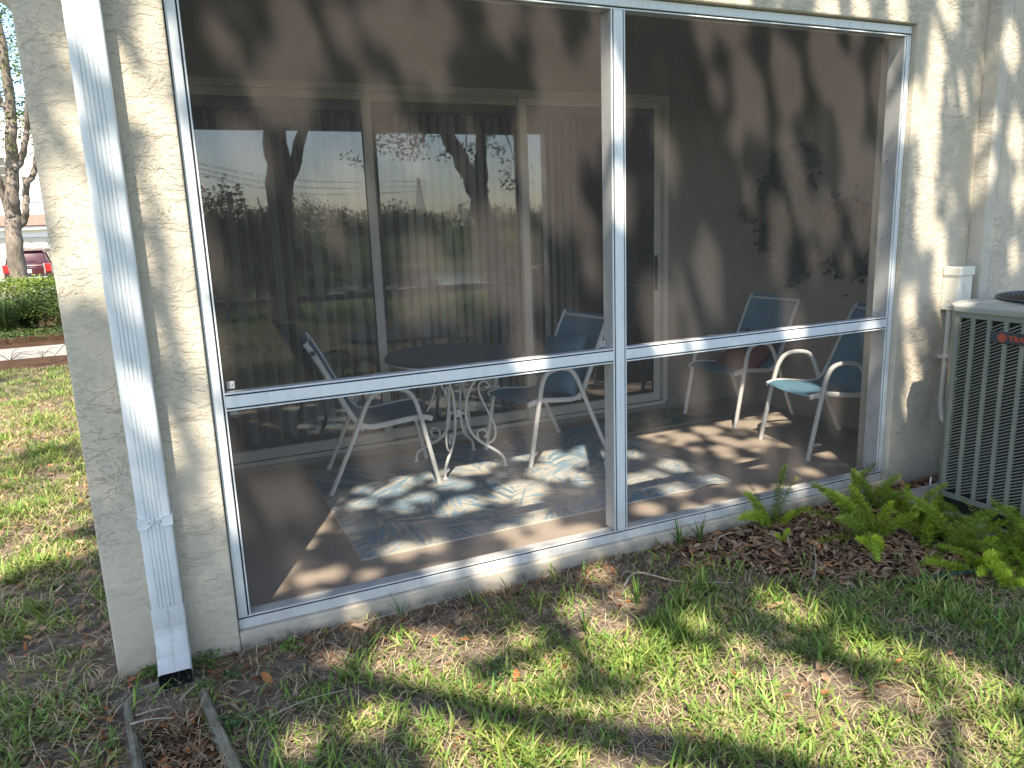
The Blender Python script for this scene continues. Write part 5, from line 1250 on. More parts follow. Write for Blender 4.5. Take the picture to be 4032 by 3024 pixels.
# house across the street
HY = 45.0; HG = -0.62
M['white_wall'] = simple('white_house_paint', (0.80, 0.78, 0.73), 0.7, var=0.04, vscale=1.5)
M['garage'] = simple('beige_garage_paint', (0.62, 0.55, 0.45), 0.6, var=0.04)
M['fasciam'] = simple('white_fascia', (0.82, 0.81, 0.78), 0.5, var=0.03)
def make_shingle():
    m, nt, b = mat_new('brown_shingles'); tc = N(nt, 'ShaderNodeTexCoord')
    br_ = N(nt, 'ShaderNodeTexBrick'); br_.inputs['Scale'].default_value = 4.0; br_.inputs['Color1'].default_value = (0.22, 0.13, 0.095, 1); br_.inputs['Color2'].default_value = (0.30, 0.19, 0.14, 1); br_.inputs['Mortar'].default_value = (0.10, 0.06, 0.05, 1); br_.inputs['Mortar Size'].default_value = 0.03
    nt.links.new(tc.outputs['Object'], br_.inputs['Vector']); nt.links.new(br_.outputs[0], b.inputs['Base Color']); b.inputs['Roughness'].default_value = 0.9; return m
M['shingle'] = make_shingle()
M['darkglass'] = simple('window_glass', (0.10, 0.09, 0.07), 0.08, var=0.2)
hs = thing('neighbour_house', 'white house with brown shingle garage roof across the street', 'house', (-5.0, HY+2, HG))
box('garage_wall', -12, 2, HY+0.02, HY+5, HG, 1.92, M['white_wall'], hs)
gdo = box('garage_door', -7.9, -5.75, HY-0.06, HY-0.005, HG+0.01, 1.68, M['garage'], hs)
gdo2 = box('garage_door', -9.9, -8.0, HY-0.06, HY-0.005, HG+0.01, 1.68, M['garage'], hs)
gdo3 = box('garage_door', -5.55, -3.2, HY-0.06, HY-0.005, HG+0.01, 1.68, M['garage'], hs)
for g_o, xa, xb in ((gdo, -7.9, -5.75), (gdo2, -9.9, -8.0), (gdo3, -5.55, -3.2)):
    for r_ in range(4):
        for c_ in range(3):
            w_ = (xb-xa)/3; box('door_panel', xa+c_*w_+0.07, xa+(c_+1)*w_-0.07, HY-0.085, HY-0.0605, HG+0.08+r_*0.56, HG+0.08+r_*0.56+0.42, M['garage'], g_o, 0.01)
box('lintel', -12, 2, HY-0.12, HY+0.018, 1.70, 2.06, M['fasciam'], hs)
box('fascia', -12, 2, HY-0.50, HY-0.36, 2.10, 2.32, M['fasciam'], hs)
box('soffit', -12, 2, HY-0.36, HY+0.018, 2.07, 2.11, M['garage'], hs)
rf = link('garage_roof', pyme([(-12, HY-0.56, 2.32), (2, HY-0.56, 2.32), (2, HY+1.5, 3.05), (-12, HY+1.5, 3.05), (-12, HY-0.56, 2.26), (2, HY-0.56, 2.26), (2, HY+1.5, 2.6), (-12, HY+1.5, 2.6)], [(0, 1, 2, 3), (4, 7, 6, 5), (0, 4, 5, 1), (1, 5, 6, 2), (2, 6, 7, 3), (3, 7, 4, 0)]), M['shingle'], hs)
# upper storey with its corner in view
box('upper_wall', -12, -5.62, HY+1.2, HY+6, 2.80, 8.0, M['white_wall'], hs)
box('wall_band', -12, -5.58, HY+1.13, HY+1.19, 2.86, 3.25, M['fasciam'], hs)
box('recessed_wall', -5.62, 2, HY+2.6, HY+6, 2.80, 8.0, M['white_wall'], hs)
box('corner_downpipe', -5.30, -5.20, HY+2.5, HY+2.6, 2.9, 8.0, M['fasciam'], hs)
for xa in (-8.6,):
    wf_ = box('window', xa, xa+1.9, HY+1.12, HY+1.195, 4.0, 6.0, M['fasciam'], hs)
    for i in range(4):
        for j in range(4): box('pane', xa+0.10+i*0.43, xa+0.10+i*0.43+0.385, HY+1.10, HY+1.119, 4.1+j*0.46, 4.1+j*0.46+0.41, M['darkglass'], wf_)
wf_ = box('window', -6.66, -6.02, HY+1.12, HY+1.195, 3.6, 5.0, M['fasciam'], hs); box('pane', -6.60, -6.38, HY+1.10, HY+1.119, 3.7, 4.9, M['darkglass'], wf_)
hn = link('house_number', text_me('3645', 0.26, 0.01), simple('number_grey', (0.16, 0.16, 0.19), 0.5)); hn.parent = hs; hn.matrix_parent_inverse = Matrix.Translation((5.0, -HY-2, -HG))
hn.matrix_local = Matrix.Translation((-7.98, HY-0.135, 1.77)) @ Matrix.Rotation(rad(90), 4, 'X')

# parked car
M['carpaint'] = simple('dark_red_car_paint', (0.055, 0.006, 0.010), 0.25, var=0.08, vscale=1, spec=0.7)
M['carglass'] = simple('car_glass', (0.015, 0.018, 0.022), 0.06, var=0.1)
M['taillight'] = simple('red_tail_lens', (0.55, 0.015, 0.012), 0.25)
M['chrome'] = simple('chrome_trim', (0.70, 0.70, 0.70), 0.2, metal=0.9)
M['plate'] = simple('white_plate', (0.78, 0.78, 0.76), 0.5)
M['tyre'] = simple('tyre_rubber', (0.02, 0.02, 0.02), 0.85)
car = thing('parked_car', 'dark red sport utility car parked in the driveway behind the tree', 'car', (-5.86, 40.7, float(gh(-5.86, 38.5))+0.03))
def loft(rings, close=True):
    n = len(rings[0]); V = [v for r in rings for v in r]; F = []
    for i in range(len(rings)-1):
        for k in range(n): F.append((i*n+k, i*n+(k+1) % n, (i+1)*n+(k+1) % n, (i+1)*n+k))
    F.append(tuple(range(n))); F.append(tuple((len(rings)-1)*n+k for k in reversed(range(n))))
    me = pyme(V, F); bm = bmesh.new(); bm.from_mesh(me); bmesh.ops.recalc_face_normals(bm, faces=bm.faces[:]); bm.to_mesh(me); bm.free(); return me
def sect(y, hw, zb, zt, tw):
    return [(-hw*0.94, y, zb), (-hw, y, zb+0.18), (-hw, y, zb+(zt-zb)*0.62), (-hw*0.97, y, zt-0.06), (-tw, y, zt), (tw, y, zt), (hw*0.97, y, zt-0.06), (hw, y, zb+(zt-zb)*0.62), (hw, y, zb+0.18), (hw*0.94, y, zb)]
body = loft([sect(-2.46, 0.86, 0.42, 1.02, 0.80), sect(-2.42, 0.93, 0.34, 1.06, 0.86), sect(-2.2, 0.975, 0.26, 1.08, 0.90), sect(-1.0, 0.985, 0.24, 1.06, 0.92), sect(0.8, 0.985, 0.24, 1.04, 0.92), sect(1.9, 0.96, 0.26, 1.0, 0.86), sect(2.35, 0.90, 0.32, 0.90, 0.78), sect(2.5, 0.80, 0.40, 0.78, 0.70)])
link('body', rounded(body, 0.02, 2, 30), M['carpaint'], car, local=True, smooth=True); sharp(body, 40)
def cab(y, hw0, hw1, z0, z1): return [(-hw0, y, z0), (-hw1, y, z1-0.06), (-hw1+0.07, y, z1), (hw1-0.07, y, z1), (hw1, y, z1-0.06), (hw0, y, z0)]
cabm = loft([cab(-2.36, 0.88, 0.80, 1.04, 1.12), cab(-2.12, 0.91, 0.72, 1.06, 1.66), cab(-1.6, 0.93, 0.73, 1.05, 1.74), cab(-0.2, 0.93, 0.73, 1.04, 1.75), cab(0.5, 0.92, 0.72, 1.03, 1.66), cab(1.35, 0.90, 0.80, 1.0, 1.08)])
link('cabin', cabm, M['carpaint'], car, local=True, smooth=True); sharp(cabm, 35)
link('rear_window', pyme([(-0.74, -2.34, 1.16), (0.74, -2.34, 1.16), (0.66, -2.145, 1.60), (-0.66, -2.145, 1.60), (-0.74, -2.30, 1.16), (0.74, -2.30, 1.16), (0.66, -2.10, 1.60), (-0.66, -2.10, 1.60)], [(0, 1, 2, 3), (4, 7, 6, 5), (0, 4, 5, 1), (1, 5, 6, 2), (2, 6, 7, 3), (3, 7, 4, 0)]), M['carglass'], car, local=True)
for s in (-1, 1):
    for (y0, y1, y2, y3) in ((-1.95, -1.25, -1.30, -1.95), (-1.17, -0.25, -0.25, -1.17), (-0.17, 0.85, 0.50, -0.17)):
        link('side_window', pyme([(s*0.925, y0, 1.12), (s*0.925, y1, 1.12), (s*0.775, y2, 1.60), (s*0.775, y3, 1.60)], [(0, 1, 2, 3)]), M['carglass'], car, local=True)
    tl = box('tail_light', min(s*0.72, s*0.955), max(s*0.72, s*0.955), -2.475, -2.36, 0.72, 1.08, M['taillight'], car, 0.02, local=True)
    box('light_trim', min(s*0.66, s*0.715), max(s*0.66, s*0.715), -2.478, -2.42, 0.62, 1.10, M['chrome'], car, 0.01, local=True)
    box('mirror', min(s*0.97, s*1.12), max(s*0.97, s*1.12), 0.75, 0.90, 1.05, 1.20, M['carpaint'], car, 0.03, local=True)
    tube('roof_rail', [(s*0.66, -1.8, 1.74), (s*0.68, -1.6, 1.80), (s*0.68, 0.0, 1.81), (s*0.66, 0.3, 1.74)], 0.02, M['chrome'], car, n=6, local=True)
    for y in (-1.5, 1.45):
        wl = link('wheel', lathe_me([(0.20, -0.11), (0.34, -0.11), (0.375, -0.07), (0.375, 0.07), (0.34, 0.11), (0.20, 0.11)], 28), M['tyre'], car, local=True, smooth=True)
        wl.matrix_local = Matrix.Translation((s*0.88, y, 0.375)) @ Matrix.Rotation(rad(90), 4, 'Y')
        rm_ = link('rim', lathe_me([(0.0001, 0.07), (0.06, 0.08), (0.22, 0.085), (0.245, 0.112), (0.26, 0.112), (0.26, -0.05)], 20), M['chrome'], wl, local=True)
        if s < 0: rm_.rotation_euler = (rad(180), 0, 0)
box('spoiler', -0.68, 0.68, -2.26, -2.05, 1.665, 1.70, M['carpaint'], car, 0.012, local=True)
box('bumper', -0.90, 0.90, -2.52, -2.38, 0.36, 0.60, M['tyre'], car, 0.04, local=True)
box('bumper_trim', -0.75, 0.75, -2.535, -2.50, 0.44, 0.50, M['chrome'], car, 0.01, local=True)
box('licence_plate', -0.16, 0.16, -2.478, -2.464, 0.68, 0.84, M['plate'], car, 0.004, local=True)
tube('wiper', [(0.0, -2.36, 1.18), (0.36, -2.335, 1.22)], 0.012, M['tyre'], car, n=5, local=True)
lt = link('lettering', text_me('P A L I S A D E', 0.085, 0.004, 'CENTER', 1.1), M['chrome'], car, local=True); lt.matrix_local = Matrix.Translation((0.0, -2.472, 0.90)) @ Matrix.Rotation(rad(90), 4, 'X')
car.rotation_euler = (0, 0, rad(-1.5))

# ------------------------------------------------------------------ grass
def blades(x, y, L, w, lean, base_cols, rg, seg=3, z=None, flat=None):
    n = len(x); z = gh(x, y) if z is None else z
    az = rg.uniform(0, 2*np.pi, n); dx, dy = np.cos(az), np.sin(az)
    tw = rg.uniform(-0.6, 0.6, n); sx, sy = -np.sin(az+tw), np.cos(az+tw)
    V = []; C = []; ts = np.linspace(0, 1, seg+1)
    for i, t in enumerate(ts):
        h = L*lean*t**1.5; up = L*np.sqrt(np.clip(1-lean**2*0.75, 0.02, 1))*(t - 0.28*lean*t**2.5)
        px = x+dx*h; py = y+dy*h; pz = z+up-0.002
        ww = w*(0.75+0.5*t)*(1-t**3) if i < seg else w*0
        k = (1,) if i == seg else (-1, 1)
        for s in k:
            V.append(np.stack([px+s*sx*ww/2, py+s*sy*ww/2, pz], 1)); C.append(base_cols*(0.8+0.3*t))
    k = len(V); V = np.stack(V, 1).reshape(-1, 3); C = np.stack(C, 1).reshape(-1, 3); b = np.arange(n)*k
    quads = np.concatenate([np.stack([b+2*i, b+2*i+1, b+2*i+3, b+2*i+2], 1) for i in range(seg-1)])
    tri = np.stack([b+2*(seg-1), b+2*(seg-1)+1, b+2*seg], 1)
    return V, quads, tri, np.clip(C, 0, 1)
class Acc:
    def __init__(s): s.V = []; s.Q = []; s.T = []; s.C = []; s.n = 0
    def add(s, V, q, t, C):
        s.V.append(V); s.C.append(C)
        if q is not None and len(q): s.Q.append(q+s.n)
        if t is not None and len(t): s.T.append(t+s.n)
        s.n += len(V)
    def mesh(s):
        P = []
        if s.Q: P.append(np.concatenate(s.Q))
        if s.T: P.append(np.concatenate(s.T))
        return np_mesh(np.concatenate(s.V), P, np.concatenate(s.C))
def in_splash(x, y):
    c, s = math.cos(rad(-8)), math.sin(rad(-8)); lx = c*(x+0.285) - s*(y+0.155); ly = s*(x+0.285) + c*(y+0.155)
    return (np.abs(lx) < 0.16) & (ly < 0.03) & (ly > -0.68)
def density(x, y):
    d = np.clip(0.60 + 0.75*noise2(x, y, 4.2, 3, 1) + 0.50*noise2(x, y, 15, 2, 6), 0, 1)
    fr = (x > -0.43) & (y < 0.1)
    edge = sstep((-y-0.10)/0.55)                               # bare strip along the slab
    d = np.where(fr, d*(0.10+0.9*edge), d)
    d = np.where(fr, d*np.clip(0.40+0.60*sstep((x+0.1)/1.0), 0, 1.2), d)      # thin and muddy by the downspout
    d = np.where((x > 0.9) & (y < -0.55), np.clip(d+0.16, 0, 1), d)
    lf = (x <= -0.43)
    wallstrip = sstep((-0.43-x)/0.5)
    d = np.where(lf, np.clip(d*(0.18+0.82*wallstrip), 0, 1), d)
    d = np.where(lf, np.clip(d*1.0, 0, 1), d)
    d = np.where(in_bed(x, y), 0.015, d)
    d = np.where(in_splash(x, y), 0.06, d)
    return d
def ok_area(x, y):
    inside_house = (x > -0.44) & (y > -0.04)
    pad_ = (x > AX-0.08) & (y > AY-AW-0.1)
    path = (y > 8.95)
    return ~(inside_house | pad_ | path)
GREEN = np.array([0.175, 0.285, 0.052]); YEL = np.array([0.40, 0.42, 0.13]); STRAW = np.array([0.66, 0.535, 0.33])
def tufts(x0, x1, y0, y1, n, per, Lr, wr, acc, seg=3, spread=0.035):
    x = RNG.uniform(x0, x1, n); y = RNG.uniform(y0, y1, n)
    k = (RNG.random(n) < density(x, y)) & ok_area(x, y); x = x[k]; y = y[k]; m = len(x)
    tall = np.clip(0.78+0.55*noise2(x, y, 6, 2, 3)+0.25*RNG.normal(size=m), 0.45, 1.6)
    X = np.repeat(x, per)+RNG.normal(size=m*per)*spread*0.5; Y = np.repeat(y, per)+RNG.normal(size=m*per)*spread*0.5
    g2 = ok_area(X, Y); X = X[g2]; Y = Y[g2]; T = np.repeat(tall, per)[g2]; N_ = len(X)
    c = GREEN[None]*RNG.uniform(0.65, 1.35, (N_, 1)); c[:, 0] *= RNG.uniform(0.8, 1.3, N_)
    yl = RNG.random(N_) < 0.16; c[yl] = YEL*RNG.uniform(0.8, 1.2, (yl.sum(), 1))
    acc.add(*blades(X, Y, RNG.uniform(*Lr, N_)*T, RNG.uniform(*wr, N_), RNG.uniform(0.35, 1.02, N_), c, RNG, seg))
def straws(x0, x1, y0, y1, n, Lr, wr, acc, mul=1.0):
    x = RNG.uniform(x0, x1, n); y = RNG.uniform(y0, y1, n); dd = density(x, y)
    k = (RNG.random(n) < np.clip(0.25+dd*0.9, 0, 1)*np.where(in_bed(x, y), 0.3, 1)) & ok_area(x, y); x = x[k]; y = y[k]; m = len(x)
    c = STRAW[None]*RNG.uniform(0.5, 1.15, (m, 1))*mul
    acc.add(*blades(x, y, RNG.uniform(*Lr, m), RNG.uniform(*wr, m), RNG.uniform(0.93, 1.08, m), c, RNG, 2, z=gh(x, y)+RNG.uniform(0.001, 0.02, m)))
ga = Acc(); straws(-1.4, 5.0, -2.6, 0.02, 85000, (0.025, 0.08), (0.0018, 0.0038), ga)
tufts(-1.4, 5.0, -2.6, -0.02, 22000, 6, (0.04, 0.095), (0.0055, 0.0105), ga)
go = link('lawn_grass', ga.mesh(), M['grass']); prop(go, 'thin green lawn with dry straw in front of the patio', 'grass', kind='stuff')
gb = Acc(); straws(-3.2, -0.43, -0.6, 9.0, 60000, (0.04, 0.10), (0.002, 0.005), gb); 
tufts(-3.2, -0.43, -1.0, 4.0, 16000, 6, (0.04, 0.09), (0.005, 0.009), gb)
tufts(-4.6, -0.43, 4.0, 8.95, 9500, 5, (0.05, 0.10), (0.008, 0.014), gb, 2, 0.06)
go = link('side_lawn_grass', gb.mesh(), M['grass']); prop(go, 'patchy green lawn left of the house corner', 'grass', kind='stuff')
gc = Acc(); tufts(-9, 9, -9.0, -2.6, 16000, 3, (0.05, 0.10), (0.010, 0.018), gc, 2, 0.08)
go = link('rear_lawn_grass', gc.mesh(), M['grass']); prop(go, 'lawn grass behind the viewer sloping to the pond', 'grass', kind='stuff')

# a few taller grass clumps growing at the slab edge
for i, (x, y, n_, lab) in enumerate(((2.02, -0.075, 16, 'grass clump growing against the slab right of the centre post'), (2.13, -0.10, 12, 'small grass clump between the centre post and the first fern'), (0.62, -0.075, 5, 'small green weed at the slab edge near the left corner'), (1.55, -0.42, 14, 'bright grass tuft standing on bare soil below the centre post'), (1.25, -0.50, 12, 'grass tuft at the edge of the bare soil strip'))):
    z0 = float(gh(x, y)); V, q, C = straps(n_, 0.08, 0.17, 0.007, 0.9, RNG, (0.10, 0.19, 0.04), root=0.003); V[:, 2] += 0.0
    o = link('grass_clump', np_mesh(V, [q], C), M['grass']); o.location = (x, y, z0); prop(o, lab, 'grass clump', 'grass clumps near the slab')

# little weeds with lobed leaves by the downspout
def weed(name, x, y, r, n, lab, base=(0.10, 0.19, 0.035), sz=(0.010, 0.018)):
    z0 = float(gh(x, y)); P = np.stack([RNG.normal(size=n)*r*0.5, RNG.normal(size=n)*r*0.5, RNG.uniform(0.01, r*0.8, n)], 1)
    t = thing(name, lab, 'weed', (x, y, z0), group='weeds on the lawn'); leaf_obj('foliage', P, RNG.uniform(*sz, n), t, base, 0.8, 1.2, 0.25, 0.1, 'leaf', local=True)
    for k in range(5):
        a = k*1.26; tube('stem', [(0, 0, 0), (0.4*r*math.cos(a), 0.4*r*math.sin(a), r*0.5)], 0.0012, M['stem'], t, n=4, local=True)
weed('weed', -0.128, -0.085, 0.055, 120, 'feathery green weed right of the downspout outlet')
weed('weed', -0.315, -0.075, 0.045, 90, 'feathery green weed left of the downspout outlet')
weed('weed', -0.150, -0.235, 0.040, 70, 'small weed at the right rim of the splash block')
weed('weed', -0.075, -0.470, 0.050, 60, 'clover like weed on the soil right of the splash block', (0.06, 0.14, 0.04), (0.014, 0.022))
weed('weed', 0.17, -0.10, 0.035, 30, 'tiny clover at the slab edge near the left corner', (0.11, 0.22, 0.04), (0.016, 0.026))
weed('weed', 0.83, -0.62, 0.060, 70, 'dark clover patch in the middle of the lawn', (0.05, 0.12, 0.04), (0.014, 0.022))
weed('weed', -0.05, -0.20, 0.040, 50, 'small dark weed below the stucco corner', (0.06, 0.12, 0.04), (0.012, 0.02))

# ------------------------------------------------------------------ leaf litter
def dry_leaf(L=1.0, asp=0.4, curl=0.18, seed=0):
    r = random.Random(seed); V = []; F = []; n = 6
    for i in range(n+1):
        t = i/n; w = asp*0.5*math.sin(math.pi*min(1, 0.06+t*0.94))**0.75*(1+0.12*r.uniform(-1, 1)); zc = curl*math.sin(t*math.pi*0.9)*r.uniform(0.8, 1.1) 
        for k, s in enumerate((-1, 0, 1)): V.append(((t-0.5)*L, s*w*L + 0.05*math.sin(t*3+seed), (zc + (0.10*abs(s) if s else 0))*L*0.5))
    for i in range(n):
        for k in range(2): a = i*3+k; F.append((a, a+3, a+4, a+1))
    return np.array(V), np.array(F)
LEAFK = [dry_leaf(1, 0.34, 0.25, 1), dry_leaf(1, 0.42, 0.12, 2), dry_leaf(1, 0.38, -0.2, 3), dry_leaf(1, 0.30, 0.4, 4)]
LCOL = np.array([(0.20, 0.105, 0.05), (0.30, 0.16, 0.075), (0.16, 0.095, 0.055), (0.34, 0.23, 0.14), (0.28, 0.20, 0.135), (0.33, 0.12, 0.04), (0.11, 0.065, 0.04)])
LBED = np.array([(0.24, 0.145, 0.085), (0.31, 0.205, 0.13), (0.19, 0.12, 0.075), (0.36, 0.26, 0.175), (0.28, 0.165, 0.095), (0.13, 0.082, 0.055), (0.34, 0.17, 0.08)])
def litter(x, y, size, acc, lift=0.0, pal=LCOL, tilt=0.35):
    n = len(x); z = gh(x, y)+lift
    for k in range(4):
        idx = np.where(RNG.integers(0, 4, n) == k)[0] if False else np.arange(k, n, 4)
        if len(idx) == 0: continue
        V0, F0 = LEAFK[k]; m = len(idx); s = size[idx]
        a = RNG.uniform(0, 2*np.pi, m); tx = RNG.normal(size=m)*tilt; ty = RNG.normal(size=m)*tilt
        P = V0[None]*s[:, None, None]
        zz = P[..., 2] + P[..., 0]*np.sin(tx)[:, None] + P[..., 1]*np.sin(ty)[:, None]
        X = P[..., 0]*np.cos(a)[:, None] - P[..., 1]*np.sin(a)[:, None]; Y = P[..., 0]*np.sin(a)[:, None] + P[..., 1]*np.cos(a)[:, None]
        zz = zz - zz.min(axis=1, keepdims=True)*0.7 + 0.002
        V = np.stack([X+x[idx][:, None], Y+y[idx][:, None], zz+z[idx][:, None]], -1).reshape(-1, 3)
        c = pal[RNG.integers(0, len(pal), m)]*RNG.uniform(0.7, 1.2, (m, 1)); C = np.repeat(c, len(V0), axis=0)
        q = (F0[None] + (np.arange(m)*len(V0))[:, None, None]).reshape(-1, 4)
        acc.add(V, q, None, np.clip(C, 0, 1))
lb = Acc()
x = RNG.uniform(1.95, 4.6, 11000); y = RNG.uniform(-1.4, -0.03, 11000); k = in_bed(x, y) & ok_area(x, y); x = x[k]; y = y[k]
litter(x, y, RNG.uniform(0.024, 0.058, len(x)), lb, 0.008, LBED*1.25, 0.22)
x = RNG.uniform(1.7, 4.6, 5200); y = RNG.uniform(-1.75, -0.03, 5200); dd_ = y - ybed(x); k = (~in_bed(x, y)) & (x > 1.75) & (RNG.random(5200) < np.exp(dd_*7.0)*0.9) & ok_area(x, y); x = x[k]; y = y[k]
litter(x, y, RNG.uniform(0.022, 0.054, len(x)), lb, 0.010, LBED*1.25, 0.25)
x = RNG.uniform(3.40, 4.6, 500); y = RNG.uniform(-0.14, -0.04, 500); litter(x, y, RNG.uniform(0.03, 0.06, 500), lb, 0.02)
lo = link('leaf_litter', lb.mesh(), M['litter']); prop(lo, 'brown fallen oak leaves covering the bed around the ferns', 'leaf litter', kind='stuff')
ll = Acc()
x = RNG.uniform(-1.0, 4.6, 5200); y = RNG.uniform(-2.4, -0.03, 5200); dd = density(x, y); k = ok_area(x, y) & ~in_bed(x, y) & (RNG.random(len(x)) < np.clip(0.75-0.75*dd, 0.10, 1)) & ~in_splash(x, y); x = x[k]; y = y[k]
litter(x, y, RNG.uniform(0.012, 0.038, len(x)), ll, 0.004)
x = RNG.uniform(-3.0, -0.44, 5200); y = RNG.uniform(-0.6, 8.8, 5200); litter(x, y, RNG.uniform(0.02, 0.06, len(x)), ll, 0.006, LBED*1.15)
x = RNG.uniform(-0.05, 2.1, 1500); y = -0.035-np.abs(RNG.normal(size=1500))*0.16; litter(x, y, RNG.uniform(0.006, 0.026, 1500), ll, 0.002, LCOL*0.9)
x = RNG.uniform(-0.75, -0.05, 700); y = RNG.uniform(-0.75, -0.05, 700); k = ~in_splash(x, y) & ok_area(x, y); litter(x[k], y[k], RNG.uniform(0.010, 0.040, k.sum()), ll, 0.003, LCOL)
lo = link('lawn_leaf_litter', ll.mesh(), M['litter']); prop(lo, 'small brown leaf scraps scattered through the lawn', 'leaf litter', kind='stuff')
# leaves lying in the splash block
ls = Acc(); n = 460
u = RNG.uniform(-0.105, 0.105, n); v = RNG.uniform(-0.63, -0.02, n); c8, s8 = math.cos(rad(8)), math.sin(rad(8))
x = -0.285 + c8*u - s8*v; y = -0.155 + s8*u + c8*v
litter(x, y, RNG.uniform(0.012, 0.036, n), ls, 0.0, LCOL*0.95)
ls.V = [np.stack([a[:, 0], a[:, 1], a[:, 2]-gh(a[:, 0], a[:, 1]) - 0.096], -1) for a in ls.V]
lo = link('splash_block_leaves', ls.mesh(), M['litter']); prop(lo, 'dark brown leaf debris filling the splash block', 'leaf litter', kind='stuff')
sbg = Acc(); n = 150
u = RNG.uniform(-0.10, 0.10, n); v = RNG.uniform(-0.62, -0.03, n); x = -0.285 + c8*u - s8*v; y = -0.155 + s8*u + c8*v
sbg.add(*blades(x, y, RNG.uniform(0.03, 0.09, n), RNG.uniform(0.0015, 0.003, n), RNG.uniform(0.95, 1.05, n), STRAW[None]*RNG.uniform(0.4, 1.0, (n, 1)), RNG, 2, z=np.full(n, -0.088)))
lo = link('splash_block_straw', sbg.mesh(), M['grass']); prop(lo, 'pale dry straw lying in the splash block', 'straw', kind='stuff')
sil = link('splash_block_soil', pyme([(-0.285+c8*a-s8*b, -0.155+s8*a+c8*b, -0.097+0.006*math.sin(a*60+b*40)) for b in np.linspace(-0.65, -0.02, 14) for a in np.linspace(-0.118, 0.118, 8)], [(i*8+j, i*8+j+1, (i+1)*8+j+1, (i+1)*8+j) for i in range(13) for j in range(7)]), M['mulch'], smooth=True); prop(sil, 'dark soil silted up inside the splash block', 'soil', kind='stuff')

# single larger leaves one can pick out on the lawn
leaf_me = []
for k, (V0, F0) in enumerate(LEAFK):
    for ci, c in enumerate(((0.34, 0.17, 0.075), (0.30, 0.20, 0.125), (0.40, 0.28, 0.18), (0.36, 0.14, 0.05))):
        me = pyme(V0, [tuple(f) for f in F0]); a = me.color_attributes.new('col', 'FLOAT_COLOR', 'POINT'); a.data.foreach_set('color', np.tile(np.array([*c, 1.0], dtype=np.float32), len(V0)))
        me.materials.append(M['litter']); me.polygons.foreach_set('use_smooth', np.ones(len(me.polygons), dtype=bool)); leaf_me.append(me)
cnt = 0; rl = random.Random(12)
while cnt < 210:
    if cnt < 150: x, y = rl.uniform(-0.75, 4.2), rl.uniform(-2.1, -0.08)
    else: x, y = rl.uniform(-2.2, -0.5), rl.uniform(-0.6, 5.0)
    if not ok_area(np.array(x), np.array(y)) or in_splash(np.array(x), np.array(y)): continue
    o = bpy.data.objects.new('fallen_leaf', leaf_me[rl.randrange(16)]); COL.objects.link(o); s = rl.uniform(0.032, 0.068)
    o.scale = (s, s, s); o.location = (x, y, float(gh(x, y))+rl.uniform(0.006, 0.02)); o.rotation_euler = (rl.gauss(0, 0.35), rl.gauss(0, 0.3), rl.uniform(0, 6.28))
    ci_ = leaf_me.index(o.data) % 4
    zone = 'on the side lawn left of the house' if x < -0.45 else ('in the brown leaf bed by the ferns' if in_bed(np.array(x), np.array(y)) else ('on the soil near the downspout' if x < 0.35 else ('on the lawn before the left screen' if x < 1.7 else 'on the lawn before the right screen')))
    prop(o, f"{('rusty brown', 'dull brown', 'pale tan', 'orange brown')[ci_]} dry oak leaf lying {zone}", 'leaf', 'loose fallen leaves on the ground'); cnt += 1

# twigs
def twig(pts, r, lab, side=None):
    t = thing('fallen_twig', lab, 'twig', pts[0], group='fallen twigs')
    c = catmull(pts, 4); m = len(c)
    tube('stick', c, [r*(1-0.6*i/(m-1)) for i in range(m)], M['twig'], t, n=6)
    if side: tube('side_shoot', catmull(side, 3), r*0.5, M['twig'], t, n=5)
gz = lambda x, y, d=0.02: (x, y, float(gh(x, y))+d)
twig([gz(1.56, -0.30), gz(1.66, -0.25, .035), gz(1.80, -0.36), gz(2.02, -0.47)], 0.0055, 'long pale twig on the grass below the centre post', [gz(1.66, -0.25, .03), gz(1.62, -0.22, .03), gz(1.58, -0.24, .02)])
twig([gz(2.33, -0.62, .03), gz(2.45, -0.52, .04), gz(2.56, -0.40, .05)], 0.0055, 'straight dry twig lying on the leaf bed before the ferns')
twig([gz(2.12, -0.22, .03), gz(2.22, -0.14, .045), gz(2.42, -0.13, .03)], 0.004, 'thin curved twig on the bed beside the slab')
twig([gz(2.45, -0.36, .03), gz(2.52, -0.26, .05), gz(2.53, -0.20, .05)], 0.004, 'short forked twig standing in the leaf bed')
twig([(-0.375, -0.375, -0.045), (-0.31, -0.385, -0.04), (-0.245, -0.405, -0.045)], 0.0035, 'pale stick lying across the splash block, nearest the viewer')
twig([(-0.36, -0.325, -0.05), (-0.30, -0.335, -0.04), (-0.25, -0.335, -0.045)], 0.0025, 'thin stick lying across the middle of the splash block')
twig([(-0.225, -0.315, -0.045), (-0.195, -0.275, -0.04), (-0.165, -0.262, -0.03)], 0.003, 'short stick at the right rim of the splash block')
twig([gz(0.05, -0.50), gz(0.18, -0.48, .03), gz(0.33, -0.47)], 0.003, 'thin pale twig on the soil right of the splash block')
twig([gz(0.42, -0.10), gz(0.55, -0.085, .03), gz(0.64, -0.07)], 0.003, 'fine twig lying along the slab edge')
hz_ = tube('garden_hose', catmull([gz(2.60, -0.80, .02), gz(2.75, -0.84, .025), gz(2.92, -0.86, .025), gz(3.05, -0.90, .03), gz(3.22, -1.02, .02)], 6), 0.010, simple('dark_green_hose', (0.02, 0.06, 0.05), 0.35), None, n=8)
prop(hz_, 'dark green hose half buried along the front of the leaf bed', 'hose')

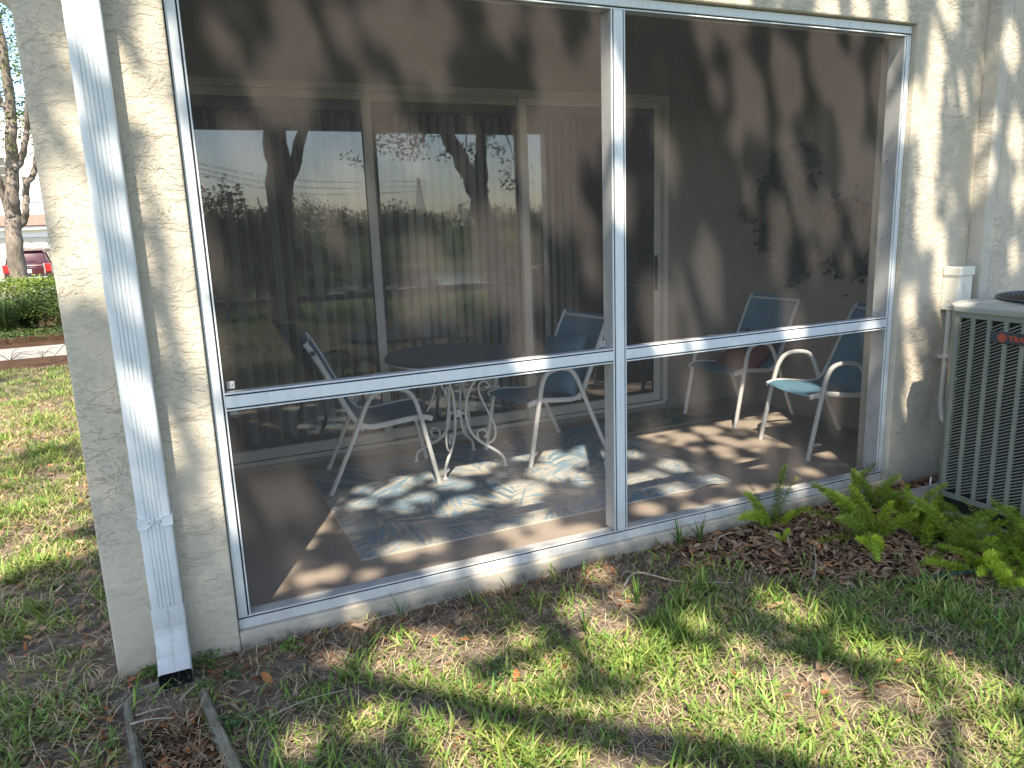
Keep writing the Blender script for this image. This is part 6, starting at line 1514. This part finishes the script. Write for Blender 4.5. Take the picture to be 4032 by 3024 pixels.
# ------------------------------------------------------------------ foxtail ferns
def frond_me(L, rad0, bend, n, seed, col):
    rg = np.random.default_rng(seed)
    t = rg.random(n)**0.85; az = rg.uniform(0, 2*np.pi, n)
    def cur(t): return np.stack([bend*L*t**2, np.zeros_like(t), L*(t-0.18*abs(bend)*t**2.5)], 1)
    c = cur(t); prof = np.clip(np.sin(np.pi*(0.10+0.86*t))**0.55*(1-0.35*t), 0.12, 1)
    ln = rad0*prof*rg.uniform(0.75, 1.15, n)
    c = c + rg.normal(size=(n, 3))*0.006; d = np.stack([np.cos(az), np.sin(az), rg.uniform(0.0, 0.7, n)], 1); d /= np.linalg.norm(d, axis=1, keepdims=True)
    s = np.stack([-np.sin(az), np.cos(az), np.zeros(n)], 1)*0.0014
    tw = rg.normal(size=(n, 3))*0.0010; s = s+tw
    a = c; m1 = c + d*ln[:, None]*0.55 + s; m2 = c + d*ln[:, None]*0.55 - s; e = c + d*ln[:, None]
    V = np.stack([a, m1, e, m2], 1).reshape(-1, 3); b = np.arange(n)[:, None]*4; q = np.concatenate([b, b+1, b+2, b+3], 1)
    cc = np.array(col)[None]*rg.uniform(0.7, 1.3, (n, 1))*(0.75+0.45*t[:, None]); C = np.repeat(cc, 4, axis=0)
    # stem
    tt = np.linspace(-0.12, 1, 9); sp = cur(np.clip(tt, 0, 1)); sp[0] = sp[0] + np.array([0, 0, -0.04]); Vs, Fs = sweep([tuple(p) for p in sp], [0.0022]*8+[0.001], 4, V=[], F=[])
    Fs = [f for f in Fs if len(f) == 4]; k = len(V)
    V = np.concatenate([V, np.array([tuple(v) for v in Vs])]); q = np.concatenate([q, np.array(Fs)+k]); C = np.concatenate([C, np.tile([[0.14, 0.17, 0.05]], (len(Vs), 1))])
    me = np_mesh(V, [q], np.clip(C*np.array([1.85, 1.42, 1.1]), 0, 1)); me.materials.append(M['leaf']); return me
FRB = [frond_me(0.30, 0.044, 0.25, 900, 1, (0.21, 0.36, 0.05)), frond_me(0.36, 0.046, 0.40, 950, 2, (0.19, 0.33, 0.05)), frond_me(0.22, 0.044, 0.15, 800, 3, (0.28, 0.45, 0.055)), frond_me(0.42, 0.044, 0.30, 900, 4, (0.14, 0.25, 0.045)), frond_me(0.34, 0.034, 0.35, 330, 5, (0.17, 0.26, 0.05)), frond_me(0.14, 0.042, 0.2, 560, 6, (0.30, 0.48, 0.055))]
def fern(x, y, spec, lab):
    z0 = float(gh(x, y)); f = thing('foxtail_fern', lab, 'fern', (x, y, z0), group='foxtail ferns in the leaf bed')
    for (k, az, lean, sc_, ox, oy) in spec:
        o = bpy.data.objects.new('frond', FRB[k]); COL.objects.link(o); o.parent = f; o.location = (ox, oy, 0.0)
        o.rotation_euler = (Matrix.Rotation(rad(az), 3, 'Z') @ Matrix.Rotation(rad(lean), 3, 'Y')).to_euler(); o.scale = (sc_,)*3
def rspec(n, kinds, lean, sc_, spread, seed):
    r = random.Random(seed); return [(r.choice(kinds), r.uniform(0, 360), r.uniform(*lean), r.uniform(*sc_), r.gauss(0, spread), r.gauss(0, spread)) for _ in range(n)]
fern(2.57, -0.10, [(1, 200, 42, 0.95, 0, 0), (0, 170, 18, 0.85, -.02, 0), (3, 30, 14, 0.80, 0.02, .0), (4, 20, 28, .9, .03, 0), (2, -60, 20, 0.55, .05, -.03), (0, -30, 45, 0.7, .03, 0), (4, 90, 20, .8, 0, .02)], 'sparse foxtail fern against the slab, leftmost of the ferns')
fern(2.50, -0.27, [(5, 0, 10, 0.55, 0, 0), (5, 140, 30, 0.45, 0, 0)], 'tiny bright fern tuft in the leaves in front of the leftmost fern')
fern(2.90, -0.40, [(3, 165, 26, 1.05, 0, 0), (1, 185, 20, 1.15, 0, .02), (3, 200, 40, .95, 0, 0), (0, 150, 10, 1.0, .05, 0), (4, 130, 50, 1.0, 0, 0), (1, 230, 60, .9, 0, 0), (4, 60, 20, 1.0, .05, .05), (2, -20, 12, 0.9, .08, 0), (0, -70, 30, .8, .08, -.02), (4, 170, 70, 1.0, 0, 0)], 'tall foxtail fern with a long arching plume, second from the left')
fern(2.86, -0.52, [(2, 170, 48, 0.75, 0, 0), (5, 200, 25, .9, 0, 0)], 'short bright green fern tuft in front of the tall fern')
fern(3.22, -0.12, rspec(7, [0, 3, 4], (5, 40), (.6, .95), .05, 3), 'dark fern growing by the right foot of the screen')
fern(3.28, -0.34, rspec(7, [0, 1, 4], (10, 60), (.6, .9), .05, 9), 'low fern between the screen foot and the concrete pad')
fern(3.14, -0.60, rspec(9, [0, 1, 3, 4], (10, 65), (.65, 1.0), .06, 4), 'bushy fern left of the concrete pad, behind the front ferns')
fern(3.31, -0.72, rspec(13, [0, 1, 2, 3, 4], (5, 70), (.7, 1.05), .07, 5), 'dense fern in front of the corner of the air conditioner')
fern(3.30, -0.93, rspec(12, [0, 1, 2, 3, 4], (15, 78), (.7, 1.0), .08, 6), 'spreading bright fern before the air conditioner louvers')
fern(3.12, -0.86, rspec(11, [2, 5, 0, 1], (30, 80), (.6, .95), .06, 7), 'low fern with rounded bright plumes nearest the lawn')
fern(3.36, -1.16, rspec(13, [0, 1, 2, 3], (10, 75), (.7, 1.05), .08, 8), 'fern at the right edge below the air conditioner')
fern(3.10, -1.06, rspec(8, [2, 5, 1], (40, 80), (.6, .9), .06, 10), 'pale green fern spilling onto the lawn at the right edge')

# ------------------------------------------------------------------ trailing plants on the patio side wall
def ivy(name, lab, strands, seed, basket):
    rg = random.Random(seed); r = thing(name, lab, 'hanging plant', basket)
    bxs = lathe_me([(0.0001, -0.12), (0.06, -0.12), (0.085, -0.06), (0.09, 0.0), (0.082, 0.0), (0.07, -0.05), (0.0001, -0.05)], 20)
    link('basket', bxs, M['rubber'], r, local=True, smooth=True)
    P = []
    for s in strands:
        c = catmull([basket] + s, 8)
        tube('vine', c, 0.003, M['stem'], r, n=4)
        for p in c:
            for _ in range(24): P.append((min(4.155, p.x+rg.gauss(0, .03)), p.y+rg.gauss(0, .035), p.z+rg.gauss(0, .03)))
    for _ in range(600): P.append((min(4.15, basket[0]+rg.gauss(0, .05)), basket[1]+rg.gauss(0, .10), basket[2]+rg.gauss(-.05, .10)))
    P = np.array(P); o = leaf_obj('foliage', P, RNG.uniform(0.035, 0.060, len(P)), r, (0.022, 0.060, 0.045), 0.8, 0.3, 0.35, 0.0, face=(-1.0, -0.35, 0.3)); o['kind'] = 'stuff'
ivy('trailing_ivy', 'large dark trailing ivy on the patio side wall above the corner chair', [[(4.08, 1.62, 1.70), (4.10, 1.80, 1.55), (4.12, 1.86, 1.50)], [(4.06, 1.58, 1.6), (4.09, 1.63, 1.4), (4.10, 1.62, 1.26)], [(4.06, 1.45, 1.5), (4.08, 1.42, 1.25), (4.09, 1.36, 1.04)], [(4.05, 1.48, 1.5), (4.08, 1.46, 1.3), (4.09, 1.44, 1.12)], [(4.06, 1.30, 1.55), (4.09, 1.20, 1.42), (4.10, 1.14, 1.28)], [(4.06, 1.34, 1.45), (4.08, 1.28, 1.25), (4.08, 1.25, 1.12)], [(4.06, 1.50, 1.85), (4.09, 1.34, 1.92), (4.1, 1.24, 1.86)], [(4.05, 1.55, 1.6), (4.07, 1.52, 1.4), (4.08, 1.50, 1.3)]], 3, (4.06, 1.45, 1.72))
ivy('trailing_ivy', 'smaller dark trailing plant on the side wall near the right jamb', [[(4.08, 0.93, 1.32), (4.10, 0.89, 1.2), (4.10, 0.86, 1.10)], [(4.08, 0.88, 1.3), (4.10, 0.86, 1.2), (4.10, 0.84, 1.13)], [(4.08, 0.80, 1.42), (4.10, 0.76, 1.3)]], 4, (4.07, 0.90, 1.42))
